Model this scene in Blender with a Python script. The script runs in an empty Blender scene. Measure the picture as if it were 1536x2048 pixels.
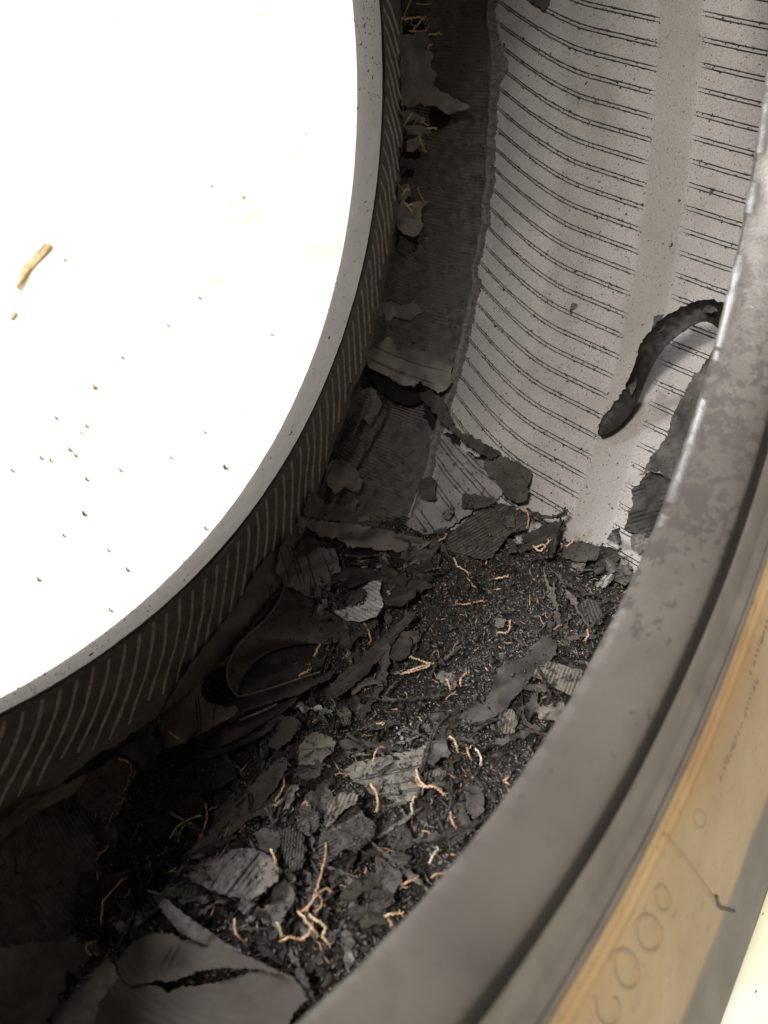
import bpy, math, random
import numpy as np
from mathutils import Vector, Matrix, noise
from mathutils.bvhtree import BVHTree
from mathutils.geometry import delaunay_2d_cdt
random.seed(5); rng = np.random.default_rng(5)
PI = math.pi; sin, cos, rad = math.sin, math.cos, math.radians
S = bpy.context.scene; COL = S.collection

# ---------------------------------------------------------------- frame of the tyre
# Everything is modelled in the tyre's own frame (axis = y, near side = -y) and then stood on the floor,
# leaning back by 20 degrees. G is the direction of gravity in that frame.
TH, LEAN = rad(77), rad(20)
G = np.array([sin(TH)*cos(LEAN), sin(LEAN), -cos(TH)*cos(LEAN)])
Zw = -G; Yw = np.array([0, 1, 0.]) - Zw*Zw[1]; Yw /= np.linalg.norm(Yw); Xw = np.cross(Yw, Zw)
R3 = np.array([Xw, Yw, Zw])
R_OUT = .362
def lowest():
    a = np.radians(np.arange(0, 360, .25)); m = 9
    for r, y in ((.348, -.1148), (.348, .1148), (.356, .110), (.360, .095), (.362, .05), (.362, 0), (.360, -.095), (.356, -.110)):
        X = np.stack([r*np.sin(a), np.full_like(a, y), -r*np.cos(a)], 1); m = min(m, (X@Zw).min())
    return m
ZOFF = -lowest()
M = Matrix([list(R3[0])+[0], list(R3[1])+[0], list(R3[2])+[ZOFF], [0, 0, 0, 1]])
MR = M.to_3x3()

# ---------------------------------------------------------------- camera
CAMP = np.array([0, -0.17641, -0.13057])
CAMR = np.array([[0.39022761, -0.63124672, -0.67026114], [-0.78100949, 0.15857599, -0.60405119], [0.48759265, 0.75919776, -0.43112894]])
FPX = 1769.41
def rotvec_R(v):
    t = np.linalg.norm(v); k = v/t; K = np.array([[0, -k[2], k[1]], [k[2], 0, -k[0]], [-k[1], k[0], 0]])
    return np.eye(3)+sin(t)*K+(1-cos(t))*K@K
cam = bpy.data.cameras.new('camera'); cam_o = bpy.data.objects.new('camera', cam); COL.objects.link(cam_o)
cam.sensor_fit = 'VERTICAL'; cam.sensor_height = 36; cam.sensor_width = 27; cam.lens = FPX/2048*36
cam.clip_start = .01; cam.clip_end = 100
cam_o.matrix_world = M @ (Matrix.Translation(Vector(CAMP)) @ Matrix(CAMR.tolist()).to_4x4())
cam.dof.use_dof = True; cam.dof.focus_distance = .385; cam.dof.aperture_fstop = cam.lens/2.7
S.camera = cam_o
S.render.resolution_x, S.render.resolution_y = 768, 1024
# ---------------------------------------------------------------- light
S.view_settings.view_transform = 'Standard'; S.view_settings.look = 'None'; S.view_settings.exposure = 0; S.view_settings.gamma = 1
W = bpy.data.worlds.new('World'); S.world = W; W.use_nodes = True
W.node_tree.nodes['Background'].inputs[0].default_value = (1, .93, .82, 1); W.node_tree.nodes['Background'].inputs[1].default_value = .30
S.cycles.max_bounces = 6; S.cycles.diffuse_bounces = 4; S.cycles.glossy_bounces = 3
def area(name, target, direction, dist, size, power, col):
    L = bpy.data.lights.new(name, 'AREA'); L.shape = 'RECTANGLE'; L.size = size[0]; L.size_y = size[1]; L.energy = power; L.color = col
    o = bpy.data.objects.new(name, L); COL.objects.link(o)
    d = MR @ Vector(direction).normalized(); p = M @ Vector(target) + d*dist
    o.location = p; o.rotation_euler = d.to_track_quat('Z', 'Y').to_euler(); return o
area('area_light', (.28, -.01, .10), (-.89, -.26, -.38), 1.5, (.22, .22), 36, (1, .935, .86))      # overhead tube, through the near opening
area('area_light', (.30, -.02, .08), (-.78, .62, .06), 2.0, (.7, .4), 62, (.97, .955, .98))      # cooler light beyond the tyre
area('area_light', (.2, 1.3, .4), (-.75, -.15, .25), 2.2, (1.6, .4), 14, (1, .98, .93))      # unseen fill lamp added to brighten the floor behind

# ---------------------------------------------------------------- materials
def mat(name, base, rough=.6, dark=None, nscale=400, bump=.3, bscale=900, bdist=.0004, spec=.5, speck=None, coord='Object', stri=None, patch=None, extra=None, wave=None):
    m = bpy.data.materials.new(name); m.use_nodes = True; nt = m.node_tree; N = nt.nodes; L = nt.links
    b = N['Principled BSDF']; b.inputs['Roughness'].default_value = rough; b.inputs['Specular IOR Level'].default_value = spec
    tc = N.new('ShaderNodeTexCoord'); co = tc.outputs[coord]
    def noi(s, d=4, r=.6, c=co):
        n = N.new('ShaderNodeTexNoise'); n.inputs['Scale'].default_value = s; n.inputs['Detail'].default_value = d; n.inputs['Roughness'].default_value = r
        L.new(c, n.inputs['Vector']); return n.outputs['Fac']
    def ramp(f, a, z):
        r = N.new('ShaderNodeMapRange'); r.inputs[1].default_value = a; r.inputs[2].default_value = z; L.new(f, r.inputs[0]); return r.outputs[0]
    def mix(f, a, c):
        x = N.new('ShaderNodeMix'); x.data_type = 'RGBA'
        if hasattr(f, 'links'): L.new(f, x.inputs[0])
        else: x.inputs[0].default_value = f
        for i, v in ((6, a), (7, c)):
            if hasattr(v, 'links'): L.new(v, x.inputs[i])
            else: x.inputs[i].default_value = (*v, 1)
        return x.outputs[2]
    def math_(op, a, c=None):
        x = N.new('ShaderNodeMath'); x.operation = op
        for i, v in ((0, a), (1, c)):
            if v is None: continue
            if hasattr(v, 'links'): L.new(v, x.inputs[i])
            else: x.inputs[i].default_value = v
        return x.outputs[0]
    dk = dark or tuple(c*.55 for c in base)
    col = mix(ramp(noi(nscale), .38, .62), dk, base)
    if patch: col = mix(ramp(noi(patch[1], 5), patch[2], patch[3]), col, patch[0])
    if speck: col = mix(ramp(noi(speck[1], 2, .7), speck[2], speck[3]), col, speck[0])
    H = noi(bscale, 5, .65)
    if wave:
        mp = N.new('ShaderNodeMapping'); mp.inputs['Rotation'].default_value = wave[1]; L.new(co, mp.inputs['Vector'])
        wv = N.new('ShaderNodeTexWave'); wv.inputs['Scale'].default_value = wave[0]; wv.inputs['Distortion'].default_value = .35; wv.inputs['Detail'].default_value = 2; L.new(mp.outputs[0], wv.inputs['Vector'])
        H = math_('ADD', math_('MULTIPLY', wv.outputs['Fac'], wave[2]), H)
    if stri:   # fine cord striation: stri = (frequency per degree, weight); runs across the section
        at = N.new('ShaderNodeAttribute'); at.attribute_name = 'cyl'
        sp = N.new('ShaderNodeSeparateXYZ'); L.new(at.outputs['Vector'], sp.inputs[0])
        w = math_('SINE', math_('ADD', math_('MULTIPLY', sp.outputs[0], stri[0]), math_('MULTIPLY', noi(60, 3), 5)))
        H = math_('ADD', math_('MULTIPLY', w, stri[1]), H)
        col = mix(math_('MULTIPLY', math_('ADD', w, 1), .18), col, tuple(c*.5 for c in base))
    if extra: col = extra(dict(N=N, L=L, noi=noi, ramp=ramp, mix=mix, math=math_, co=co), col)
    bp = N.new('ShaderNodeBump'); bp.inputs['Strength'].default_value = bump; bp.inputs['Distance'].default_value = bdist
    L.new(H, bp.inputs['Height']); L.new(bp.outputs[0], b.inputs['Normal'])
    L.new(col, b.inputs['Base Color']); 
    rr = N.new('ShaderNodeMapRange'); rr.inputs[3].default_value = rough-.1; rr.inputs[4].default_value = min(1, rough+.12); L.new(noi(nscale*.6), rr.inputs[0]); L.new(rr.outputs[0], b.inputs['Roughness'])
    return m
def liner_extra(k, col):
    N, L = k['N'], k['L']
    at = N.new('ShaderNodeAttribute'); at.attribute_name = 'cyl'
    sp = N.new('ShaderNodeSeparateXYZ'); L.new(at.outputs['Vector'], sp.inputs[0])
    # smooth slightly darker splice band between the two rib fields
    y = k['math']('ADD', sp.outputs[1], .0055)
    band = k['ramp'](k['math']('ABSOLUTE', y), .0105, .0085)
    col = k['mix'](k['math']('MULTIPLY', band, .38), col, (.125, .115, .10))
    # scuffed blotches, with shade painted in as a violet darkening towards the shoulder
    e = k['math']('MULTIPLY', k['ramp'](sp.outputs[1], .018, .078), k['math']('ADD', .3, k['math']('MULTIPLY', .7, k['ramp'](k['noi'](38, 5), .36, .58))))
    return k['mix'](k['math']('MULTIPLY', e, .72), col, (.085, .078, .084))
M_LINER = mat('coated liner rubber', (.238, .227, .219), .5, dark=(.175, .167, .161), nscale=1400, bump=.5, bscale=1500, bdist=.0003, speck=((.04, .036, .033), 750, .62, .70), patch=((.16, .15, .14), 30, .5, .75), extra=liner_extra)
M_CARC = mat('worn carcass rubber', (.088, .080, .074), .55, dark=(.034, .031, .029), nscale=200, bump=1, bscale=380, bdist=.0016, stri=(19, .16), patch=((.06, .055, .050), 40, .47, .6), spec=.45, speck=((.008, .008, .008), 300, .64, .68))
M_BEAD = mat('grey bead rubber', (.088, .078, .070), .75, spec=.25, dark=(.078, .069, .062), nscale=160, bump=.25, bscale=900, bdist=.0003, speck=((.04, .036, .034), 500, .70, .74))
def nb_extra(k, col):
    N, L = k['N'], k['L']
    at = N.new('ShaderNodeAttribute'); at.attribute_name = 'cyl'
    sp = N.new('ShaderNodeSeparateXYZ'); L.new(at.outputs['Vector'], sp.inputs[0])
    # soot smudges: dense round the middle of the visible arc, sparse elsewhere
    arc = k['math']('MULTIPLY', k['ramp'](sp.outputs[0], 78, 100), k['ramp'](sp.outputs[0], 134, 118))
    thr = k['math']('SUBTRACT', .69, k['math']('MULTIPLY', arc, .20))
    f = k['ramp'](k['math']('SUBTRACT', k['math']('ADD', k['noi'](230, 3, .7), k['math']('MULTIPLY', k['math']('SUBTRACT', k['noi'](55, 3), .5), .55)), thr), 0, .05)
    col = k['mix'](k['math']('MULTIPLY', f, .75), col, (.045, .04, .04))
    return col
M_NBEAD = mat('dusty bead rubber', (.094, .086, .076), .34, dark=(.076, .070, .062), nscale=60, bump=.35, bscale=900, bdist=.0003, patch=((.058, .054, .048), 30, .45, .72), speck=((.055, .05, .045), 260, .66, .72), extra=nb_extra)
M_APRON = mat('bladder side rubber', (.115, .105, .093), .6, dark=(.075, .068, .061), nscale=140, bump=.6, bscale=800, bdist=.0005, patch=((.06, .054, .048), 50, .5, .75), spec=.4)
M_STRIPE = mat('scuffed bladder ridge', (.34, .315, .285), .6, dark=(.20, .185, .165), nscale=500, bump=.4)
M_RIDGE = mat('crumb filled vent line', (.018, .016, .015), .6, dark=(.008, .008, .008))
M_BLACK = mat('black torn rubber', (.028, .025, .022), .6, dark=(.014, .013, .012), nscale=110, bump=.7, bscale=700, spec=.22, patch=((.042, .038, .034), 120, .52, .7))
M_GREY = mat('grey dusty rubber', (.056, .050, .043), .6, dark=(.024, .0215, .019), nscale=90, bump=.7, bscale=700, speck=((.012, .011, .010), 420, .60, .66), patch=((.032, .029, .026), 130, .45, .62), spec=.22)
M_PALE = mat('pale dusty rubber', (.145, .134, .111), .6, dark=(.085, .078, .066), nscale=120, bump=.7, bscale=700, speck=((.02, .018, .016), 380, .585, .65), patch=((.07, .064, .055), 110, .47, .62), spec=.22)
M_LILAC = mat('lilac grey rubber', (.080, .072, .066), .5, dark=(.040, .036, .033), nscale=110, bump=.7, bscale=700, speck=((.016, .015, .014), 400, .59, .65), patch=((.045, .041, .039), 100, .46, .6), spec=.22)
M_GLOSS = mat('shiny ribbed rubber', (.30, .295, .30), .28, dark=(.2, .198, .2), nscale=300, bump=.2, spec=.9)
M_EDGE = mat('torn rubber edge', (.085, .078, .068), .7, dark=(.03, .028, .025), nscale=700, bump=.8, bscale=1200)
M_HEAP = mat('ground rubber dust', (.022, .0195, .017), .75, dark=(.006, .0055, .005), nscale=700, bump=1, bscale=800, bdist=.0015, speck=((.10, .08, .06), 1300, .66, .7), spec=.3)
M_CRUMB = mat('rubber crumb', (.036, .032, .028), .38, dark=(.008, .0075, .007), nscale=180, bump=.4, spec=.6)
def cordmat(name, c, d): return mat(name, c, .6, dark=d, nscale=300, bump=.4, bscale=1800, bdist=.0002, spec=.3)
M_CORD = cordmat('copper brown cord', (.47, .29, .19), (.20, .11, .07))
M_CORD2 = cordmat('amber cord', (.55, .41, .26), (.28, .19, .11))
M_CORD3 = cordmat('pale cord', (.55, .50, .40), (.30, .27, .21))
M_TREAD = mat('tread rubber', (.06, .055, .05), .6, dark=(.035, .032, .03), nscale=90, bump=.4, bscale=600)
def side_extra(k, col):
    N, L = k['N'], k['L']
    at = N.new('ShaderNodeAttribute'); at.attribute_name = 'cyl'
    sp = N.new('ShaderNodeSeparateXYZ'); L.new(at.outputs['Vector'], sp.inputs[0])
    r = k['math']('ADD', sp.outputs[2], k['math']('MULTIPLY', k['math']('SUBTRACT', k['noi'](14, 3), .5), .006))
    on = k['math']('MULTIPLY', k['ramp'](sp.outputs[2], .2462, .2472), k['ramp'](r, .3235, .3205))
    on = k['math']('MULTIPLY', on, k['ramp'](sp.outputs[1], -.09, -.095))
    tan = k['mix'](k['ramp'](k['noi'](24, 4), .35, .65), (.28, .175, .082), (.36, .25, .13))
    tan = k['mix'](k['ramp'](k['noi'](300, 3), .6, .75), tan, (.20, .135, .07))
    return k['mix'](on, col, tan)
M_SIDE = mat('browned sidewall rubber', (.135, .120, .105), .42, dark=(.10, .09, .08), nscale=60, bump=.2, bscale=500, bdist=.0003, extra=side_extra)
M_LETTER = mat('embossed sidewall letter', (.285, .19, .10), .45, dark=(.25, .165, .085), nscale=120)
M_BROWN = mat('brown leaf chip', (.60, .42, .22), .7, dark=(.42, .28, .13), nscale=200, bump=.5)
def floor_extra(k, col):
    s = k['math']('MULTIPLY', k['ramp'](k['noi'](2.2, 4), .42, .60), k['ramp'](k['noi'](11, 6), .46, .68))
    col = k['mix'](k['math']('MULTIPLY', s, .6), col, (.74, .70, .26))
    return k['mix'](k['ramp'](k['noi'](120, 3), .70, .76), col, (.62, .60, .42))
M_FLOOR = mat('pale sealed floor', (.84, .86, .76), .45, dark=(.82, .84, .72), nscale=4, bump=.1, bscale=60, bdist=.0005, extra=floor_extra)

# ---------------------------------------------------------------- object helpers
def setp(o, label=None, cat=None, group=None, kind=None):
    if label: o['label'] = label
    if cat: o['category'] = cat
    if group: o['group'] = group
    if kind: o['kind'] = kind
    return o
def raw_mesh(name, V, F, m, cyl=None, smooth=True, sharp=35):
    me = bpy.data.meshes.new(name); me.from_pydata([tuple(v) for v in V], [], F)
    if cyl is not None:
        a = me.attributes.new('cyl', 'FLOAT_VECTOR', 'POINT'); a.data.foreach_set('vector', np.asarray(cyl, dtype=np.float32).ravel())
    me.materials.append(m)
    if smooth:
        me.polygons.foreach_set('use_smooth', [True]*len(me.polygons)); me.update()
        if sharp: me.set_sharp_from_angle(angle=rad(sharp))
    me.update(); return me
ORI = {}
def link(name, me, parent=None, origin=None):
    o = bpy.data.objects.new(name, me); COL.objects.link(o); ORI[o.name] = Vector(origin) if origin is not None else Vector()
    if parent is not None:
        o.parent = parent                     # parent carries M
        if origin is not None: o.location = origin
    else:
        o.matrix_world = M @ Matrix.Translation(origin if origin is not None else (0, 0, 0))
    return o
def nz(x, y, z, s, o=3): return noise.fractal(Vector((x*s, y*s, z*s)), 1.0, 2.0, o)

tyre = bpy.data.objects.new('tyre', None); COL.objects.link(tyre); tyre.matrix_world = M
setp(tyre, 'shredded black tyre with browned outer sidewall leaning on the pale floor', 'tyre')

# ---------------------------------------------------------------- profiles, all (y, r)
def resample(P, n):
    P = np.array(P, float)
    for _ in range(2):
        Q = [P[0]]
        for a, b in zip(P[:-1], P[1:]): Q += [a*.75+b*.25, a*.25+b*.75]
        P = np.array(Q+[P[-1]])
    d = np.r_[0, np.cumsum(np.hypot(*(P[1:]-P[:-1]).T))]; t = np.linspace(0, d[-1], n)
    return np.stack([np.interp(t, d, P[:, 0]), np.interp(t, d, P[:, 1])], 1)
NS = 56
SIDE0 = resample([(.083, .2195), (.089, .234), (.0975, .2505), (.1005, .256), (.100, .270), (.098, .284), (.092, .296), (.084, .3035)], NS)   # caved in
SIDE1 = resample([(.083, .2195), (.091, .236), (.1005, .252), (.108, .264), (.1145, .280), (.113, .297), (.103, .310), (.090, .318)], NS)   # bulged out
TR0 = np.array([(.084, .3035), (.079, .3055), (.070, .3110), (.060, .3165), (.049, .3215), (.036, .3240), (.018, .3247), (0, .325)])
TR1 = np.array([(.090, .318), (.083, .3195), (.072, .3210), (.060, .3222), (.049, .3232), (.036, .3242), (.018, .3247), (0, .325)])
def sstep(x, a, b): t = min(1, max(0, (x-a)/(b-a))); return t*t*(3-2*t)
def bulge(A): return 1-sstep(A, 92, 114) if A > 0 else 1-sstep(-A, 92, 114)
def wrapA(A): return (A+180) % 360-180
def side_in(A):
    b = bulge(wrapA(A)); return SIDE0*(1-b)+SIDE1*b
def tread_in(A):
    b = bulge(wrapA(A)); a = TR0*(1-b)+TR1*b
    mirr = TR0[:-1][::-1]*[-1, 1]
    return np.concatenate([a, mirr])
TRS = None
AF = list(np.arange(44, 158, .5)); AC = list(np.arange(160, 360+42, 3))
def pos(A, y, r): a = rad(A); return (r*sin(a), y, -r*cos(a))
def ring(name, secfn, As, m, parent, closed_ring=True, closed_sec=True, sharp=35, disp=None):
    V = []; C = []; F = []; n = None
    for A in As:
        s = secfn(A); n = len(s)
        for i, (y, r) in enumerate(s):
            if disp: y, r = disp(A, y, r, i)
            V.append(pos(A, y, r)); C.append((A, y, r))
    K = len(As)
    for k in range(K if closed_ring else K-1):
        k2 = (k+1) % K
        for i in range(n if closed_sec else n-1):
            j = (i+1) % n; F.append((k*n+i, k*n+j, k2*n+j, k2*n+i))
    if closed_sec and not closed_ring:
        F.append(tuple(range(n))[::-1]); F.append(tuple((K-1)*n+i for i in range(n)))
    return link(name, raw_mesh(name, V, F, m, C, sharp=sharp), parent)
def subdiv(P, h):
    P = np.array(P, float); Q = []
    for a, b in zip(P[:-1], P[1:]):
        k = max(1, int(np.hypot(*(b-a))/h)); Q += [a+(b-a)*t/k for t in range(k)]
    return np.array(Q+[P[-1]])
ALLA = AF+AC
def side_disp(A, y, r, i):
    if i >= NS or not 44 <= A <= 158: return y, r
    e = sin(PI*i/(NS-1)); x, _, z = pos(A, y, r)
    d = nz(x, y, z, 28, 4)*.0035+nz(x, y*2, z, 90, 3)*.0012+nz(x, y, z, 260, 2)*.0004
    dent = .013*math.exp(-((A-113.6+(y-.09)*60)/1.5)**2)*e**.5
    if A < 113: d += (.0022*sin((y*.4+r)*520+A*.35)+.0015*sin(r*900))*e*(sstep(A, 96, 100))
    return y+d*e+dent, r+d*.35*e+dent*.4
def far_sec(A):
    s = side_in(A); t = np.gradient(s, axis=0); t /= np.linalg.norm(t, axis=1)[:, None]
    nrm = np.stack([t[:, 1], -t[:, 0]], 1); o = s+nrm*.0065+[0, .001]
    o[:6, 0] = np.maximum(o[:6, 0], .098)
    return np.concatenate([s, o[::-4]])
ring('sidewall', far_sec, ALLA, M_CARC, tyre, disp=side_disp)
# far bead
BEADF = [(.0786, .2159), (.0835, .2165), (.090, .2185), (.0965, .2210), (.0995, .2240), (.1035, .231), (.1045, .238), (.101, .2375), (.0935, .2335), (.0865, .2265), (.0815, .2195), (.079, .2168)]
def bead_disp(A, y, r, i):
    x, _, z = pos(A, y, r); d = nz(x, y, z, 60, 2)*.0003+nz(x, y, z, 500, 2)*.00012
    return y, r-abs(d)
BEADF = np.array(BEADF)
FINE = list(np.arange(0, 360, .5))
setp(ring('bead', lambda A: BEADF, FINE, M_BEAD, tyre, sharp=50, disp=bead_disp), 'smooth light grey bead ring along the bright opening')
# tread: inner liner face + outer blocks, closed section
def groove_outer():
    pts = [(-.1148, .348), (-.110, .356), (-.095, .3600)]
    for g in (-.060, -.020, .020, .060):
        r = .3622-abs(g)*.02; pts += [(g-.0055, r), (g-.004, r-.009), (g+.004, r-.009), (g+.0055, r)]
    pts += [(.095, .3600), (.110, .356), (.1148, .348)]
    return pts
GO = np.array(groove_outer())
def tread_sec(A):
    t = tread_in(A); 
    fin = subdiv(t, .004)
    return fin
TN = len(subdiv(tread_in(50), .004))
# resample the tread section to a fixed count
def tread_sec(A):
    t = tread_in(A); d = np.r_[0, np.cumsum(np.hypot(*(t[1:]-t[:-1]).T))]; q = np.linspace(0, d[-1], 46)
    inn = np.stack([np.interp(q, d, t[:, 0]), np.interp(q, d, t[:, 1])], 1)
    return np.concatenate([inn, [(-.094, .318), (-.108, .3275)], GO, [(.108, .3275), (max(inn[0, 0]+.006, .094), .322)]])
def tread_disp(A, y, r, i):
    if i > 45: return y, r
    x, _, z = pos(A, y, r); return y, r+nz(x, y, z, 25, 3)*.0010*min(1, max(0, (.084-y)/.012))
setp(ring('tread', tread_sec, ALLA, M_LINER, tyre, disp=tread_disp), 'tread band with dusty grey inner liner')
# give the outside of the tread its own material
tr = [o for o in bpy.data.objects if o.name == 'tread'][0]
tr.data.materials.append(M_TREAD); tr.data.materials.append(M_CARC)
nsec = 46+2+len(GO)+2
idx = np.zeros(len(tr.data.polygons), dtype=np.int32)
for pi in range(len(idx)):
    if pi % nsec >= 45: idx[pi] = 1
    elif pi % nsec < 1: idx[pi] = 2
tr.data.polygons.foreach_set('material_index', idx)
# near sidewall (seen from outside) and near bead
NSIDE = [(-.0991, .2350), (-.1013, .2345), (-.1016, .2246), (-.1023, .2254), (-.1026, .2300), (-.1028, .2342), (-.1036, .2358), (-.1049, .2367), (-.1054, .2378), (-.1049, .2389), (-.1034, .2399), (-.1030, .2411), (-.1036, .2419),
         (-.1049, .2426), (-.1052, .2434), (-.1042, .2443), (-.1022, .2450), (-.1014, .2461), (-.1021, .2470), (-.1042, .2480), (-.1050, .2500), (-.1044, .2513), (-.1053, .2522), (-.1058, .2535), (-.1050, .2547), (-.1060, .2570),
         (-.1068, .2650), (-.1080, .2770), (-.1090, .2900), (-.1097, .3040), (-.1099, .3160), (-.1100, .3210), (-.1112, .3260), (-.1122, .3350), (-.1140, .3430), (-.1147, .3480)]
NSI = [(-.107, .335), (-.100, .318), (-.0845, .3028), (-.090, .294), (-.0945, .284), (-.096, .270), (-.096, .256), (-.092, .2395), (-.090, .2365), (-.0975, .2362)]
NSEC = np.array([tuple(p) for p in NSIDE]+NSI)
def ns_disp(A, y, r, i):
    x, _, z = pos(A, y, r); return y+nz(x, y, z, 12, 2)*.0005, r
setp(ring('sidewall', lambda A: NSEC, list(np.arange(0, 360, .75)), M_SIDE, tyre, disp=ns_disp), 'outer sidewall browned to a tan colour with raised lettering')
NB = np.array([(-.0985, .2340), (-.0989, .2240), (-.0988, .2228), (-.0982, .2220), (-.0952, .2202), (-.0912, .2184), (-.0868, .2168), (-.0830, .2158), (-.0800, .2156), (-.0786, .2166), (-.0790, .2186), (-.0815, .223), (-.0850, .2275), (-.0862, .2275), (-.095, .2338)])
def nb_disp(A, y, r, i):
    x, _, z = pos(A, y, r)
    d = nz(x, y, z, 30, 2)*.0003+nz(x, y, z, 180, 3)*(.0004 if i > 7 else .00012)
    return y+(d*1.2 if 8 < i < 12 else 0), (r+d if i > 0 else r)
setp(ring('bead', lambda A: NB, list(np.arange(0, 360, .3)), M_NBEAD, tyre, sharp=40, disp=nb_disp), 'dusty bead ring with smudges close to the camera')

# apron: inner rubber of the far bead, torn along its lower edge
AP0 = resample([(.0785, .2172), (.0845, .2280), (.0925, .2430), (.0962, .2520), (.0978, .2560)], 20)
AP1 = resample([(.0785, .2172), (.0855, .2300), (.0940, .2460), (.1000, .2580), (.1035, .2700)], 20)
AP2 = resample([(.0785, .2172), (.0855, .2300), (.0940, .2460), (.1015, .2600), (.1068, .2800)], 20)
def ap_path(A):
    if A < 78: u = sstep(A, 66, 78); P = AP1*(1-u)+AP2*u
    else: u = sstep(A, 88, 106); P = AP2*(1-u)+AP0*u
    return P
def ap_sec(A):
    P = ap_path(A).copy(); x, _, z = pos(A, .1, .26)
    L = 1+.05*noise.noise(Vector((x*120, 0, z*120)))+.03*noise.noise(Vector((x*500, 3, z*500)))
    P = P[0]+(P-P[0])*(1+(L-1)*np.linspace(0, 1, 20)[:, None]**3)
    o = P+[.0016, .0004]; return np.concatenate([P, o[::-1]])
def ap_disp(A, y, r, i):
    x, _, z = pos(A, y, r); d = nz(x, y, z, 35, 3)*.0009
    return y+d, r
setp(ring('inner_apron', ap_sec, list(np.arange(42, 160, .35)), M_APRON, tyre, closed_ring=False, disp=ap_disp), 'dark inner rubber of the far bead with slanting light ridges')
def apx(A, s):   # point on the apron face at fraction s
    P = ap_path(A); q = s*19; i = min(18, int(q)); f = q-i; y, r = P[i]*(1-f)+P[i+1]*f
    y2, r2 = ap_disp(A, y, r, 0); return y2-.00025, r2-.0001
def strip_mesh(name, pts, w, h, m, side):   # pts: centreline, w half width list, raised by h along nrm
    pts = [Vector(p) for p in pts]; V = []; F = []
    for i, p in enumerate(pts):
        t = (pts[min(i+1, len(pts)-1)]-pts[max(i-1, 0)]).normalized(); n = side[i]; s = t.cross(n).normalized(); ww = w[i]
        V += [p-s*ww-n*h, p-s*ww*.55+n*h, p+s*ww*.55+n*h, p+s*ww-n*h]
    for i in range(len(pts)-1):
        for j in range(3): F.append((i*4+j, i*4+j+1, i*4+5+j, i*4+4+j))
    return raw_mesh(name, V, F, m, smooth=True, sharp=0)
PIT = 360/201
k = 0; A0 = 52.0
while A0+k*PIT < 152:
    a0 = A0+k*PIT; pts = []; w = []; nn = []
    s1 = .80+.16*random.random(); s0 = .03+.05*random.random()
    for i in range(22):
        s = s0+(s1-s0)*i/21; A = a0-4.2*s**1.25+1.2*sin(s*4)*.4
        y, r = apx(A, s); pts.append(pos(A, y, r)); a = rad(A)
        nn.append(Vector((-sin(a)*.45, -.9, cos(a)*.45)).normalized())
        x, _, z = pts[-1]; w.append(max(.00015, (.00082+.0004*noise.noise(Vector((x*300, y*300, k))))*min(1, (1-s)*5+.15)*min(1, s*9+.3)))
    o = link('bladder_ridge', strip_mesh('bladder_ridge', pts, w, .00022, M_STRIPE, nn), tyre)
    if k == 0: setp(o, 'thin light grey raised ridge')
    k += 1

# ---------------------------------------------------------------- heap
HA = 77
def heap_r(A, y, fine=True):
    h = .2915-.012*max(0, y-.03)/.09
    r = h/cos(rad(min(60, abs(A-HA))))
    x, _, z = pos(A, y, .3)
    r += nz(x, y, z, 22, 3)*.0045+nz(x+5, y, z, 70, 3)*.0022
    r -= .010*math.exp(-((A-62)/9)**2)*math.exp(-((y-.02)/.04)**2)
    if A < 76 and y > .045: r += .022*sstep(y, .045, .08)*sstep(76-A, 0, 12)      # sinks away under the torn apron
    if fine: r += nz(x, y, z, 320, 3)*.0010
    return r
def heap_grid(da, dy, fine):
    As = np.arange(40, 112, da); Ys = np.arange(-.094, .1181, dy); V = []; C = []; F = []
    for A in As:
        for y in Ys:
            r = heap_r(A, y, fine); V.append(pos(A, y, r)); C.append((A, y, r))
    n = len(Ys)
    for i in range(len(As)-1):
        for j in range(n-1): F.append((i*n+j, i*n+j+1, i*n+n+j+1, i*n+n+j))
    return V, F, C
V, F, C = heap_grid(.22, .0011, True)
heap = link('rubber_dust_heap', raw_mesh('rubber_dust_heap', V, F, M_HEAP, C, sharp=0))
setp(heap, 'heap of black rubber dust lying in the bottom of the tyre', 'rubber dust', kind='stuff')

# ---------------------------------------------------------------- ray casting onto the place (tyre frame)
def bvh_of(secfn, As, disp=None, n=None):
    V = []; F = []
    for A in As:
        s = secfn(A)
        for y, r in s: V.append(pos(A, y, r))
        n = len(s)
    for k in range(len(As)-1):
        for i in range(n-1): F.append((k*n+i, k*n+i+1, (k+1)*n+i+1, (k+1)*n+i))
    return V, F
def merge(*ms):
    V = []; F = []
    for v, f in ms:
        b = len(V); V += v; F += [tuple(i+b for i in q) for q in f]
    return V, F
AA = list(np.arange(38, 170, 1.0))
m1 = bvh_of(side_in, AA); m2 = bvh_of(tread_in, AA); Vh, Fh, _ = heap_grid(1.0, .005, False)
m3 = bvh_of(lambda A: ap_path(A), AA)
BV, BF = merge(m1, m2, (Vh, Fh), m3)
BVH = BVHTree.FromPolygons([Vector(v) for v in BV], BF)
def ray(px, py):
    d = CAMR@np.array([(px-768)/FPX, -(py-1024)/FPX, -1.]); return d/np.linalg.norm(d)
CV = Vector(CAMP)
def hit(px, py):
    d = Vector(ray(px, py)); p, n, i, t = BVH.ray_cast(CV, d)
    if p is None: return CV+d*.4, -d, .4
    if n.dot(d) > 0: n = -n
    return p, n, t

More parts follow.
